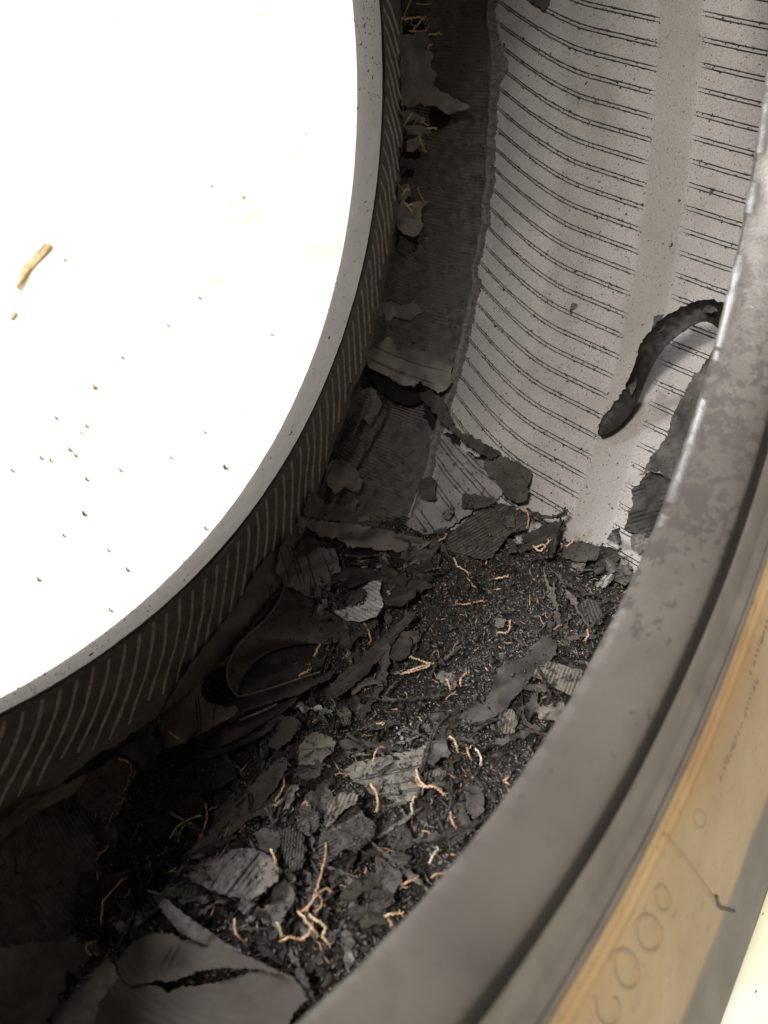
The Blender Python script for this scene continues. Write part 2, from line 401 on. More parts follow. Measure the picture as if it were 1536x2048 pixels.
# ---------------------------------------------------------------- torn sheets
def inside(poly, x, y):
    c = False; j = len(poly)-1
    for i in range(len(poly)):
        if (poly[i][1] > y) != (poly[j][1] > y) and x < (poly[j][0]-poly[i][0])*(y-poly[i][1])/(poly[j][1]-poly[i][1])+poly[i][0]: c = not c
        j = i
    return c
def jagged(poly, step, jag, seed):
    r = random.Random(seed); out = []
    n = len(poly)
    for i in range(n):
        a = poly[i]; b = poly[(i+1) % n]; L = math.hypot(b[0]-a[0], b[1]-a[1]); k = max(1, int(L/step))
        nx, ny = -(b[1]-a[1])/(L+1e-6), (b[0]-a[0])/(L+1e-6)
        for q in range(k):
            t = q/k; x = a[0]+(b[0]-a[0])*t; y = a[1]+(b[1]-a[1])*t
            e = jag*(noise.noise(Vector((x*.09, y*.09, seed)))*1.3+noise.noise(Vector((x*.35, y*.35, seed+9)))*.9+(r.random()-.5)*.5)
            e *= min(1, L/8)*1.25
            out.append((x+nx*e, y+ny*e))
    return out
SHEETN = [0]; DUST = []
def sheet(name, poly, anchors=None, mode='plane', th=.0008, step=7, jag=2.2, lift=2.5, corr=None, m=None, parent=None, label=None, cat='rubber shard', group=None, wav=1.0, bow=None, ridges=None, edge=True, seed=None):
    """torn rubber sheet. poly and anchors are given by where they are seen; each point is carried on to the real surface below it
    (plane: a stiff piece lying on it; drape: follows it) and raised by the anchors' lift in mm."""
    SHEETN[0] += 1; sd = seed if seed is not None else SHEETN[0]*7.3
    bp = jagged(poly, min(step, 4.0), jag, sd)
    x0 = min(p[0] for p in bp); x1 = max(p[0] for p in bp); y0 = min(p[1] for p in bp); y1 = max(p[1] for p in bp)
    if corr: step = min(step, max(2.0, corr[0]/3.2))
    pts = list(bp); r = random.Random(int(sd*10)); y = y0
    ph = (cos(corr[1]), sin(corr[1])) if corr else (1, 0)
    if corr:   # rows of points along every crest and valley so that the ribs come out crisp
        pc, ps = cos(corr[1]), sin(corr[1]); D_ = math.hypot(x1-x0, y1-y0); mx, my = (x0+x1)/2, (y0+y1)/2; q0 = (mx*pc+my*ps)/corr[0]
        k_ = -int(D_/corr[0]*1.1)
        while k_ < D_/corr[0]*1.1:
            u_ = (math.floor(q0*2)+k_)/2*corr[0]-(mx*pc+my*ps); v_ = -D_*.55
            while v_ < D_*.55:
                q = (mx+pc*u_-ps*v_, my+ps*u_+pc*v_)
                if inside(bp, *q): pts.append(q)
                v_ += corr[0]*.55
            k_ += 1
    else:
      while y < y1:
        x = x0
        while x < x1:
            q = (x+(r.random()-.5)*step*.5, y+(r.random()-.5)*step*.5)
            if inside(bp, *q): pts.append(q)
            x += step
        y += step
    nb = len(bp)
    vs, es, fs, *_ = delaunay_2d_cdt([Vector(p) for p in pts], [], [list(range(nb))], 1, 1e-4)
    vs = [tuple(v) for v in vs]
    if mode == 'plane' and not bow and not corr: bow = (r.choice((-3.5, 3, 5, 2)), r.uniform(0, PI))
    if mode == 'plane':
        P = np.array([hit(*p)[0][:] for p in poly]); c = P.mean(0)
        u, s, vt = np.linalg.svd(P-c); nrm = vt[2]
        if nrm@(CAMP-c) < 0: nrm = -nrm
        vd = (CAMP-c)/np.linalg.norm(CAMP-c)
        if nrm@vd < .45: nrm = nrm+vd*.6; nrm /= np.linalg.norm(nrm)
    cx, cy = (x0+x1)/2, (y0+y1)/2; V = []; B = []
    for px, py in vs:
        d = ray(px, py)
        if mode == 'plane': t = ((c-CAMP)@nrm)/(d@nrm)
        else: t = hit(px, py)[2]
        l = lift
        if anchors:
            ws = 0; a = 0
            for ax, ay, al in anchors:
                w = 1/((px-ax)**2+(py-ay)**2+60)**1.3; ws += w; a += w*al
            l = a/ws
        l += wav*(noise.noise(Vector((px*.02, py*.02, sd)))*1.6+noise.noise(Vector((px*.07, py*.07, sd)))*.7)
        if bow: q = ((px-cx)*cos(bow[1])+(py-cy)*sin(bow[1]))/max(x1-x0, y1-y0)*2; l += bow[0]*q*q
        if corr:
            q = (px*ph[0]+py*ph[1])/corr[0]; l += corr[2]*abs((q % 1)*2-1)*(.75+.5*noise.noise(Vector((px*.05, py*.05, sd))))
        if ridges:   # ridges: (dir, pitch, amp) moulded double lines
            q = (px*cos(ridges[0])+py*sin(ridges[0]))/ridges[1]; f = q % 1
            if f < .07 or .16 < f < .23: l -= ridges[2]
        V.append(CAMP+d*(t-l*.001)); B.append(CAMP+d*(t-l*.001+th))
    n = len(V); V = np.array(V+B); o = V[:n].mean(0)
    # orient triangles towards the viewer
    F = []; 
    for f in fs:
        a, b, c_ = V[f[0]], V[f[1]], V[f[2]]
        f = list(f)
        if np.cross(b-a, c_-a)@(CAMP-a) < 0: f = f[::-1]
        F.append(f)
    cnt = {}
    for f in F:
        for i in range(len(f)):
            e = (f[i], f[(i+1) % len(f)]); cnt[e] = 1
    top = len(F); bot = [[i+n for i in f[::-1]] for f in F]; rim = []
    for (a, b) in cnt:
        if (b, a) not in cnt: rim.append([b, a, a+n, b+n])
    me = raw_mesh(name, V-o, F+bot+rim, m or M_BLACK, sharp=28 if corr else 50)
    if edge:
        me.materials.append(M_EDGE); idx = np.zeros(len(me.polygons), dtype=np.int32); idx[top*2:] = 1; me.polygons.foreach_set('material_index', idx)
    ob = link(name, me, parent, o)
    if parent is None:
        for q in random.sample(range(n), min(n, max(3, n//9))): DUST.append(tuple(V[q]))
    if parent is None: setp(ob, label, cat, group)
    elif label: setp(ob, label)
    return ob

def lines_on(ob, polys, w=.00045, h=.0003, m=None, parent=None):
    """moulded lines lying on a sheet"""
    o = ORI[ob.name]; V = [v.co+o for v in ob.data.vertices]; B = BVHTree.FromPolygons(V, [tuple(p.vertices) for p in ob.data.polygons])
    for pl in polys:
        run = []; runs = []
        for a, b in zip(pl[:-1], pl[1:]):
            k = max(1, int(math.hypot(b[0]-a[0], b[1]-a[1])/3))
            for i in range(k+(b == pl[-1])):
                x = a[0]+(b[0]-a[0])*i/k; y = a[1]+(b[1]-a[1])*i/k; x += 1.2*noise.noise(Vector((x*.1, y*.1, 2))); p, nn, ix, t = B.ray_cast(CV, Vector(ray(x, y)))
                if p is None:
                    if len(run) > 3: runs.append(run)
                    run = []
                else: run.append((p, nn if nn.dot(CV-p) > 0 else -nn))
        if len(run) > 3: runs.append(run)
        for run in runs:
            c = sum((q[0] for q in run), Vector())/len(run)
            e = [w*random.uniform(.5, 1.3) for q in run]; e[0] = e[-1] = w*.2
            me = strip_mesh('moulded_line', [q[0]-c for q in run], e, h, m or M_RIDGE, [q[1] for q in run])
            l = link('moulded_line', me, ob, c-o)
# ---------------------------------------------------------------- floor and what lies on it
me = raw_mesh('floor', [(-9, -9, 0), (9, -9, 0), (9, 14, 0), (-9, 14, 0)], [(0, 1, 2, 3)], M_FLOOR, smooth=False)
fl = bpy.data.objects.new('floor', me); COL.objects.link(fl); setp(fl, 'pale sealed workshop floor, very brightly lit', kind='structure')
def floor_at(px, py):
    o = M @ CV; d = MR @ Vector(ray(px, py)); return o+d*(-o.z/d.z)
def floor_thing(name, poly, m, label, cat, th=.0012, group=None, curl=.002):
    P = [floor_at(*p) for p in poly]; c = sum(P, Vector())/len(P)
    bp = [(p.x-c.x, p.y-c.y) for p in P]; n = len(bp)
    V = []; F = []
    for lay in (0, th):
        for i, (x, y) in enumerate(bp): V.append((x, y, lay+curl*(math.hypot(x, y)/.03)*abs(sin(i*1.3))+.0004))
    V += [(0, 0, .0004), (0, 0, th+.0006)]
    for i in range(n):
        j = (i+1) % n; F += [(i, j, n+j, n+i), (2*n, j, i), (2*n+1, n+i, n+j)]
    me = raw_mesh(name, V, F, m, sharp=30); o = bpy.data.objects.new(name, me); COL.objects.link(o); o.location = (c.x, c.y, 0); return setp(o, label, cat, group)
floor_thing('floor_chip', [(97, 489), (103, 492), (102, 500), (88, 515), (72, 531), (60, 546), (48, 566), (38, 584), (34, 580), (41, 566), (39, 553), (46, 538), (62, 520), (78, 505), (90, 494)], M_BROWN, 'long thin brown chip lying on the bright floor seen through the tyre', 'chip')
floor_thing('floor_chip', [(34, 626), (33, 632), (26, 641), (21, 640), (24, 632), (30, 628)], M_BROWN, 'tiny brown chip lying below the long brown chip on the bright floor', 'chip')
for i, (x, y, s) in enumerate([(188, 775, 5), (130, 522, 2.6), (423, 374, 2.8), (486, 396, 3.5), (237, 42, 3), (336, 652, 2), (244, 716, 3), (173, 853, 3), (140, 901, 3.4), (150, 912, 3.6), (82, 917, 3), (101, 922, 2.6),
        (24, 942, 3), (173, 960, 3), (449, 936, 4), (240, 941, 2.6), (112, 837, 2.6), (543, 670, 2), (408, 865, 2), (399, 597, 2), (167, 1028, 4.5), (216, 1101, 2.6), (254, 1140, 3), (127, 1072, 2.6), (76, 1159, 4), (220, 1221, 2.6), (411, 1058, 2.2), (221, 242, 1.8), (612, 269, 1.8), (40, 17, 1.8), (162, 866, 2), (342, 916, 2), (1510, 1985, 2.4), (1524, 1830, 2.2)]):
    q = [(x+s*.75*(.7+.5*random.random())*cos(t)*.9, y+s*.75*(.7+.5*random.random())*sin(t)*1.1) for t in np.linspace(0, 2*PI, 7)[:-1]]
    fl_ = (('far ' if math.hypot(x-65, y-540) > 330 else '')+('above' if y < 500 else 'below' if y > 560 else 'beside')+(' and right of' if x > 130 else ' and left of' if x < 30 else '')+' the long brown chip') if x < 800 else 'just outside the browned sidewall'
    floor_thing('floor_crumb', q, M_CRUMB if i % 3 else M_BROWN, ('larger ' if s >= 4 else 'tiny ' if s > 2.4 else 'minute ')+('black' if i % 3 else 'brown')+' crumb on the floor, '+fl_, 'rubber crumb', th=.0015, group='dark crumbs scattered over the bright floor', curl=0)

# ---------------------------------------------------------------- vent lines of the tread liner
def tread_pt(A, y, lift=0):
    t = tread_in(A); ys = t[::-1, 0]; rs = t[::-1, 1]; r = float(np.interp(y, ys, rs))
    y, r = tread_disp(A, y, r, 0); return pos(A, y, r-lift)
def ridgeA(a, y):   # angle of a vent line at width y; it bends towards the shoulder
    return a+61*y+(1410*(y-.035)**2 if y > .035 else 0)
def vent_mesh(a, y0, y1, seed, right):
    V = []; F = []; r = random.Random(seed); C0 = pos(a, 0, .325)
    for off in (-.16, .16):
        n = 70 if not right else 36; b = len(V)
        for i in range(n+1):
            y = y0+(y1-y0)*i/n; A = ridgeA(a, y)+off*(1-.35*(y > .06))+.02*noise.noise(Vector((y*400, seed, off)))
            e = min(1, i/4, (n-i)/4)
            w = (.13+.035*noise.noise(Vector((y*900, seed*3, off))))*(.3+.7*e)*.44
            if r.random() < .05: w *= 1.8
            h = .00045*(.3+.7*e)*(1+.8*(r.random() < .1))
            for dA, l in ((-w, -.0002), (-w*.5, h), (w*.5, h), (w, -.0002)): V.append(tread_pt(A+dA, y, l))
        for i in range(n):
            for j in range(3): F.append((b+i*4+j, b+i*4+j+1, b+i*4+5+j, b+i*4+4+j))
        # crumbs caught on the line
        for q in range(46 if not right else 24):
            y = y0+(y1-y0)*r.random(); A = ridgeA(a, y)+off+r.gauss(0, .075)-.03; s = r.uniform(.00015, .00045)*(1.9 if r.random() < .04 else 1)
            c = np.array(tread_pt(A, y, s*.4)); b2 = len(V)
            for dx, dy, dz in ((1, 0, 0), (-1, .2, 0), (0, 1, .2), (0, -1, 0), (0, .1, 1), (.1, 0, -1)): V.append(tuple(c+np.array((dx, dy, dz))*s*np.array([r.uniform(.6, 1.3), r.uniform(.6, 1.6), r.uniform(.6, 1.3)])))
            F += [(b2, b2+2, b2+4), (b2+2, b2+1, b2+4), (b2+1, b2+3, b2+4), (b2+3, b2, b2+4), (b2+2, b2, b2+5), (b2+1, b2+2, b2+5), (b2+3, b2+1, b2+5), (b2, b2+3, b2+5)]
    return raw_mesh('vent_line', V, F, M_RIDGE, sharp=0)
a0 = 139.66
for k in range(-27, 8):
    a = a0+k*PIT
    yend = .081 if a > 104 else .060
    link('vent_line', vent_mesh(a, .0032+.001*random.random(), yend-.003*random.random(), k+50, False), tyre)
for k in range(-26, 6):
    a = a0+(k+.62)*PIT
    link('vent_line', vent_mesh(a, -.079, -.0155-.001*random.random(), k+150, True), tyre)

# serrated torn edge where the liner ends against the bare carcass
def fringe():
    V = []; F = []; n = 0
    As = np.arange(101, 153, .11)
    for i, A in enumerate(As):
        wob = noise.noise(Vector((A*.35, 1, 0)))*.5+noise.noise(Vector((A*1.4, 4, 0)))*.3
        w = .0022+.0016*wob+(.0045 if 143.5 < A < 146.6 else 0)*sin(PI*(A-143.5)/3.1 if 143.5 < A < 146.6 else 0)+.0006*random.random()
        if 126 < A < 131: w *= .5
        y1 = .0800+.0012*noise.noise(Vector((A*.5, 8, 0)))
        w += .0007*(random.random()-.3)
        for s, l in ((0, .0006), (.3, .0020), (.7, .0016+.0005*(i % 2)), (1, -.0002)):
            y = y1-w*s+.004*(1-s)*.5
            t = tread_in(A); yy = min(y, t[0, 0]); V.append(tread_pt(A, yy, l+.0004*noise.noise(Vector((A*3, s*3, 0)))))
        if y > 9: pass
    m = 4
    for i in range(len(As)-1):
        for j in range(m-1): F.append((i*m+j, i*m+j+1, (i+1)*m+j+1, (i+1)*m+j))
    return raw_mesh('torn_liner_edge', V, F, M_EDGE2, sharp=25)
M_CARC2 = mat('soft sidewall liner', (.105, .096, .088), .6, dark=(.045, .041, .038), nscale=60, bump=.5, bscale=700, patch=((.12, .11, .10), 30, .5, .7))
M_LINER2 = mat('dim lilac liner', (.13, .12, .125), .6, dark=(.085, .078, .08), nscale=60, bump=.6, bscale=1200, speck=((.02, .02, .02), 420, .6, .66))
M_LINER3 = mat('dim grey liner', (.105, .097, .088), .6, dark=(.06, .055, .05), nscale=60, bump=.6, bscale=1200, speck=((.02, .02, .02), 420, .6, .66))
M_HOLE_SHADE = mat('painted hole shade', (.006, .006, .006), .9, dark=(.004, .004, .004), spec=.1)  # near-black colour that paints the shade inside the torn holes
M_GAP_SHADE = mat('painted gap shade', (.010, .009, .009), .85, dark=(.006, .006, .006), spec=.15)  # near-black colour that paints the shade under shreds and flaps
M_BRGREY = mat('brownish grey flap rubber', (.046, .040, .033), .75, dark=(.034, .030, .025), nscale=30, bump=.5, bscale=600, wave=(330, (0, .3, 0), .8), spec=.2)
M_EDGE2 = mat('frayed liner edge', (.115, .108, .105), .65, dark=(.05, .046, .045), nscale=500, bump=.8, bscale=900, stri=(40, .8))
setp(link('torn_liner_edge', fringe(), tyre), 'pale frayed edge of the torn liner')
setp(sheet('torn_liner_flap', [(1060, -6), (1062, 6), (1078, 12), (1088, 20), (1098, 8), (1100, -6)], mode='drape', lift=2, m=M_BLACK, parent=tyre, jag=1.5, step=5), None)

# ---------------------------------------------------------------- flaps still hanging on the tyre
def flap(*a, **k): k.setdefault('parent', tyre); k.setdefault('mode', 'drape'); return sheet('torn_flap', *a, **k)
F1 = flap([(735, 640), (765, 628), (820, 662), (870, 690), (903, 712), (912, 722), (902, 738), (904, 764), (885, 785), (868, 782), (850, 770), (838, 762), (829, 777), (812, 770), (797, 768), (775, 753), (755, 742), (737, 736), (728, 690)],
     [(740, 640, -5), (765, 630, -6), (820, 660, -5), (870, 690, -5), (903, 712, -4), (735, 690, -2), (720, 650, -5), (800, 640, -6), (850, 672, -6), (740, 732, 6), (830, 768, 10), (800, 735, 6), (890, 775, 8), (780, 690, 2.5), (850, 730, 4), (900, 740, 4)], m=M_CARC2, th=.0014, label='soft grey liner flap torn open along its lower edge', jag=2.5, step=6)
lines_on(F1, [[(740, 652), (790, 668), (850, 690), (905, 722)], [(742, 690), (790, 712), (840, 730), (900, 745)], [(738, 716), (780, 735), (822, 752), (870, 768)], [(742, 720), (785, 741), (826, 757)]], w=.00035, h=.00015)
lines_on(F1, [[(768, 640), (800, 655), (842, 678)], [(795, 664), (845, 690)]], w=.0003, h=.0003, m=M_STRIPE)
flap([(838, 783), (862, 782), (885, 798), (900, 828), (905, 850), (928, 866), (962, 882), (998, 902), (1003, 912), (975, 917), (955, 903), (930, 884), (905, 863), (878, 838), (850, 806)],
     [(850, 785, 10), (1000, 908, 5), (900, 850, 9), (950, 890, 9)], m=M_BLACK, th=.0014, jag=3, label='thin black lip along the diagonal tear')

F3 = flap([(862, 872), (880, 862), (915, 890), (950, 915), (985, 930), (1010, 950), (1010, 985), (985, 1003), (960, 1015), (925, 1038), (898, 1058), (880, 1072), (850, 1068), (826, 1060), (812, 1050), (830, 1020), (850, 990), (868, 955), (872, 925), (866, 900)],
     [(865, 880, 1), (1000, 960, 1.5), (850, 1060, 3), (930, 1000, 4), (880, 1000, 3)], m=M_LINER2, th=.0012, jag=2.5, step=5, label='lilac grey liner piece with double moulded lines')
lines_on(F3, [[(868, 872), (900, 915), (935, 955), (975, 1000)], [(876, 870), (908, 912), (945, 952), (984, 995)], [(868, 915), (890, 950), (920, 985), (945, 1012)], [(874, 912), (898, 948), (928, 982), (952, 1006)], [(852, 950), (880, 990), (905, 1025), (918, 1046)], [(860, 948), (888, 988), (912, 1022)], [(832, 1010), (850, 1035), (872, 1066)], [(824, 1022), (840, 1045), (856, 1066)], [(900, 880), (950, 935), (1000, 972)], [(905, 876), (957, 930), (1005, 966)]], w=.00045, h=.0002)
flap([(838, 962), (858, 950), (872, 965), (870, 985), (872, 998), (855, 1001), (838, 992)], lift=6, m=M_BLACK, jag=1.5)
flap([(985, 905), (1030, 920), (1063, 945), (1057, 975), (1053, 1000), (1035, 1007), (1008, 992), (1000, 968), (975, 950), (965, 925)],
     [(985, 910, 3), (1030, 920, 3), (1055, 995, 9), (1030, 1000, 10), (1060, 950, 5)], m=M_GREY, th=.0014, jag=2.5, label='dark grey flap corner beside the pale liner')
flap([(590, 1050), (600, 1032), (625, 1040), (665, 1043), (720, 1052), (780, 1062), (830, 1072), (868, 1084), (850, 1095), (800, 1102), (750, 1100), (725, 1094), (697, 1094), (690, 1082), (660, 1076), (640, 1072), (620, 1060)],
     [(600, 1040, 4), (720, 1050, 3), (830, 1075, 3), (700, 1090, 13), (760, 1100, 13), (620, 1058, 10), (860, 1086, 9)], m=M_CARC2, th=.0014, jag=3, label='swept grey flap with a ragged lower edge')
F6 = flap([(560, 1092), (572, 1072), (600, 1070), (640, 1095), (668, 1098), (676, 1120), (682, 1150), (674, 1172), (652, 1166), (642, 1192), (622, 1200), (596, 1180), (566, 1168), (552, 1140)],
     lift=9, m=M_LINER3, jag=3, step=5, label='grey liner piece with upright moulded lines')
lines_on(F6, [[(573, 1088), (590, 1130), (602, 1170)], [(579, 1086), (597, 1128), (610, 1168)], [(612, 1105), (622, 1140), (634, 1178)], [(646, 1110), (658, 1140), (668, 1170)], [(560, 1100), (570, 1135), (580, 1168)]], w=.0004, h=.0002)
flap([(596, 1082), (618, 1070), (640, 1085), (630, 1100), (610, 1112), (592, 1100)], lift=13, m=M_BLACK, corr=(6, .9, .5), jag=1.5)
# liner that still covers the sidewall below the bead
F7 = flap([(470, 1215), (520, 1130), (556, 1092), (575, 1120), (575, 1160), (548, 1200), (520, 1240), (500, 1262), (478, 1300), (455, 1330), (430, 1338), (412, 1352), (402, 1370), (404, 1392), (420, 1405), (455, 1414), (480, 1408), (470, 1430), (420, 1458), (370, 1484), (332, 1496), (312, 1440), (380, 1330)],
     [(470, 1215, 1), (560, 1100, 2), (500, 1265, 7), (404, 1380, 7), (350, 1488, 9), (450, 1425, 9), (320, 1440, 1), (560, 1170, 5)], m=M_APRON, th=.0014, jag=2.5, step=6, label='brownish liner with torn out holes beside the scroll')
lines_on(F7, [[(500+dx, 1230+dy), (506+dx, 1290+dy), (500+dx, 1350+dy)] for dx, dy in ((0, 0), (-42, 60), (-36, 58), (-75, 110), (-110, 160), (-104, 158), (38, -60), (44, -62))], w=.0004, h=.0002)
# the big scroll: a rolled up tongue of liner, with its rim towards us
def tongue(name, rim, back, m, liftr, liftb, label, th=.0016, nu=60, nv=26, sag=0, wob=.6):
    R_ = resample([(x, y) for x, y in rim], nu); Bk = resample([(x, y) for x, y in back], nu)
    V = []; Bt = []
    for i in range(nu):
        for j in range(nv):
            v = j/(nv-1); x = R_[i][0]*(1-v)+Bk[i][0]*v; y = R_[i][1]*(1-v)+Bk[i][1]*v
            jx = 1.6*noise.noise(Vector((i*.9, j*.2, 3))) if j in (0, nv-1) else 0
            u = i/(nu-1); lr = np.interp(u, np.linspace(0, 1, len(liftr)), liftr); lb = np.interp(u, np.linspace(0, 1, len(liftb)), liftb)
            l = lr*(1-v)**1.6+lb*(1-(1-v)**1.6)-sag*sin(PI*v)+wob*noise.noise(Vector((x*.03, y*.03, 7)))
            d = ray(x+jx, y+jx*.5); t = hit(x, y)[2] if False else TB(x, y)
            V.append(CAMP+d*(t-l*.001)); Bt.append(CAMP+d*(t-l*.001+th))
    n = nu*nv; F = []
    for i in range(nu-1):
        for j in range(nv-1):
            a, b, c, d_ = i*nv+j, i*nv+j+1, (i+1)*nv+j+1, (i+1)*nv+j; F += [(a, b, c, d_), (a+n, d_+n, c+n, b+n)]
    edge0 = len(F)
    for i in range(nu-1):
        for j in (0, nv-1): a, b = i*nv+j, (i+1)*nv+j; F.append((a, b, b+n, a+n))
    for j in range(nv-1):
        for i in (0, nu-1): a, b = i*nv+j, i*nv+j+1; F.append((a, b, b+n, a+n))
    V = np.array(V+Bt); o = V.mean(0); me = raw_mesh(name, V-o, F, m, sharp=50)
    me.materials.append(M_EDGE); ix = np.zeros(len(F), dtype=np.int32); ix[edge0:] = 1; me.polygons.foreach_set('material_index', ix)
    return setp(link(name, me, tyre, o), label)
TBc = {}
def TB(x, y):
    # smooth depth around the scroll: plane through three surface points
    if 'p' not in TBc:
        P = [np.array(hit(*q)[0][:]) for q in ((560, 1180), (450, 1400), (680, 1320))]
        n = np.cross(P[1]-P[0], P[2]-P[0]); n /= np.linalg.norm(n); TBc['p'] = (P[0], n)
    c, n = TBc['p']; d = ray(x, y); return float(((c-CAMP)@n)/(d@n))
tongue('torn_flap', [(571, 1162), (562, 1195), (550, 1215), (528, 1243), (500, 1266), (482, 1283), (468, 1303), (458, 1322), (452, 1345), (457, 1370), (466, 1384), (478, 1394)],
       [(580, 1166), (640, 1215), (690, 1242), (700, 1270), (668, 1290), (640, 1288), (600, 1288), (560, 1296), (530, 1308), (505, 1330), (488, 1352), (476, 1385)], M_GREY, [9, 13, 20, 24, 24, 18, 12], [6, 6, 7, 6, 5, 6, 10], 'rolled up black tongue of liner with a pale thin rim', sag=1)
flap([(478, 1394), (470, 1360), (490, 1335), (530, 1304), (575, 1290), (640, 1286), (655, 1310), (640, 1345), (605, 1372), (560, 1384), (520, 1396)], lift=1.5, m=M_BLACK, jag=1.5, mode='plane', label='smooth black inside of the scroll')
flap([(396, 1352), (430, 1322), (470, 1318), (500, 1340), (486, 1372), (484, 1402), (440, 1412), (404, 1400)], lift=.5, m=M_HOLE_SHADE, jag=1.5, label='black underlayer showing through the torn hole')  # near-black sheet painting in the shade of the torn hole
flap([(506, 1258), (540, 1196), (566, 1160), (578, 1172), (560, 1215), (520, 1260)], lift=.5, m=M_HOLE_SHADE, jag=1.5)  # another black sheet, painting in the shade along the scroll
def rim(pxs, lift, w=.0006, lab='pale torn rim'):
    R_ = resample(pxs, 60); L_ = np.interp(np.linspace(0, 1, 60), np.linspace(0, 1, len(lift)), lift); P = [Vector(CAMP+ray(x, y)*(TB(x, y)-l*.001)) for (x, y), l in zip(R_, L_)]
    c = sum(P, Vector())/60; vd = (CV-c).normalized(); link('torn_rim', strip_mesh('torn_rim', [p-c for p in P], [w*(1+.5*noise.noise(Vector((i*.4, 1, 2)))) for i in range(60)], .0005, M_EDGE, [vd]*60), tyre, c)
rim([(571, 1162), (562, 1195), (550, 1215), (528, 1243), (500, 1266), (482, 1283), (468, 1303), (458, 1322), (452, 1345), (457, 1370), (466, 1384), (478, 1394)], [9.3, 13.3, 20.3, 24.3, 24.3, 18.3, 12.3])
rim([(478, 1394), (520, 1383), (560, 1371), (600, 1356), (640, 1344)], [14, 15, 15, 15, 14], .0004)
rim([(480, 1440), (520, 1424), (555, 1408)], [15, 16, 15], .0005)
for q in ([(372, 1478), (420, 1440), (462, 1410), (482, 1396), (520, 1392), (560, 1378), (600, 1364), (640, 1352), (668, 1340), (660, 1358), (628, 1372), (600, 1388), (560, 1400), (500, 1420), (440, 1456), (400, 1478)],
          [(392, 1488), (440, 1462), (500, 1428), (560, 1408), (598, 1392), (584, 1412), (545, 1436), (500, 1464), (462, 1486), (420, 1498)],
          [(330, 1512), (372, 1490), (420, 1500), (470, 1484), (520, 1460), (556, 1438), (545, 1458), (500, 1484), (455, 1505), (420, 1516), (380, 1518), (350, 1524)]):
    flap(q, [(q[0][0], q[0][1], 6), (q[8][0], q[8][1], 12), (q[len(q)//4][0], q[len(q)//4][1], 12)], mode='plane', lift=12, m=M_BLACK, th=.0016, jag=2, bow=(4, .6))
# frayed corrugated tongues at the torn apron
f1 = flap([(148, 1592), (172, 1560), (200, 1535), (236, 1512), (262, 1522), (275, 1536), (270, 1560), (256, 1578), (250, 1600), (238, 1624), (210, 1642), (196, 1634), (180, 1628), (162, 1606)], [(200, 1535, 14), (150, 1590, 13), (210, 1640, 9), (265, 1550, 9)], m=M_LILAC, corr=(7, 2.5, .7), jag=4, label='frayed corrugated tongue with cord ends')
flap([(236, 1500), (262, 1482), (290, 1470), (330, 1478), (318, 1505), (310, 1542), (290, 1545), (275, 1526), (255, 1516)], lift=13, m=M_BLACK, jag=4)
flap([(0, 1640), (60, 1600), (120, 1572), (180, 1546), (240, 1508), (248, 1518), (195, 1556), (150, 1590), (90, 1614), (30, 1660), (0, 1690)], lift=11, m=M_APRON, jag=3)
# big flap at the lower left with a gash through it
flap([(232, 1925), (268, 1884), (300, 1868), (345, 1866), (366, 1884), (400, 1868), (440, 1890), (480, 1908), (540, 1934), (566, 1950), (510, 1937), (470, 1936), (425, 1936), (385, 1946), (352, 1960), (330, 1966), (312, 1960), (262, 1972), (240, 1955)],
     [(240, 1930, 10), (345, 1870, 16), (540, 1935, 20), (350, 1960, 12), (450, 1935, 20)], m=M_BRGREY, mode='plane', th=.0016, jag=3, wav=.5, bow=(3, .3), step=9, label='grey flap above the dark gash')
flap([(300, 1778), (325, 1790), (360, 1820), (400, 1850), (450, 1885), (500, 1915), (560, 1945), (540, 1948), (500, 1930), (440, 1902), (400, 1886), (360, 1866), (335, 1835), (310, 1800)], lift=17, m=M_GREY, jag=2, bow=(5, 1.0), label='dark grey ridge of rubber above the gash')
flap([(236, 1955), (312, 1972), (335, 1985), (365, 1974), (400, 1972), (440, 1963), (480, 1952), (520, 1941), (545, 1938), (590, 1956), (616, 1998), (598, 2012), (580, 2040), (575, 2070), (180, 2075), (200, 2000)],
     [(240, 1960, 9), (360, 1980, 11), (540, 1945, 20), (600, 2000, 18), (400, 2060, 14), (200, 2060, 6)], m=M_BRGREY, mode='plane', th=.0016, jag=2.5, wav=.5, bow=(3, .3), step=9, label='broad ribbed grey flap below the dark gash')
flap([(-10, 1900), (60, 1885), (140, 1880), (215, 1910), (240, 1960), (235, 2070), (-10, 2070)], lift=5, m=M_APRON, jag=3)
M_SHRED = mat('peeling sidewall shred', (.165, .150, .138), .55, dark=(.08, .072, .066), nscale=70, bump=.6, bscale=700, patch=((.06, .055, .05), 60, .5, .7))
flap([(798, 206), (850, 212), (876, 216), (905, 234), (890, 256), (850, 262), (806, 244)], lift=.7, m=M_GAP_SHADE, jag=3, th=.0006)  # this and the next three sheets paint in shade under the shreds
flap([(798, 296), (834, 298), (846, 326), (826, 356), (800, 350)], lift=.7, m=M_GAP_SHADE, jag=3, th=.0006)
flap([(796, 462), (838, 470), (832, 500), (800, 505)], lift=.7, m=M_GAP_SHADE, jag=3, th=.0006)
flap([(802, 40), (842, 40), (854, 62), (830, 70), (804, 66)], lift=.7, m=M_GAP_SHADE, jag=3, th=.0006)
# shreds along the fold at the top
flap([(800, 72), (830, 62), (852, 66), (858, 88), (850, 98), (868, 108), (862, 130), (873, 152), (868, 170), (890, 185), (925, 205), (940, 214), (915, 222), (898, 230), (872, 214), (850, 213), (840, 206), (820, 214), (802, 212)], [(800, 80, .5), (800, 200, .8), (860, 205, 9), (900, 222, 8), (862, 110, 6)], m=M_SHRED, th=.001, jag=2.5, label='ragged grey shred hanging off the sidewall')

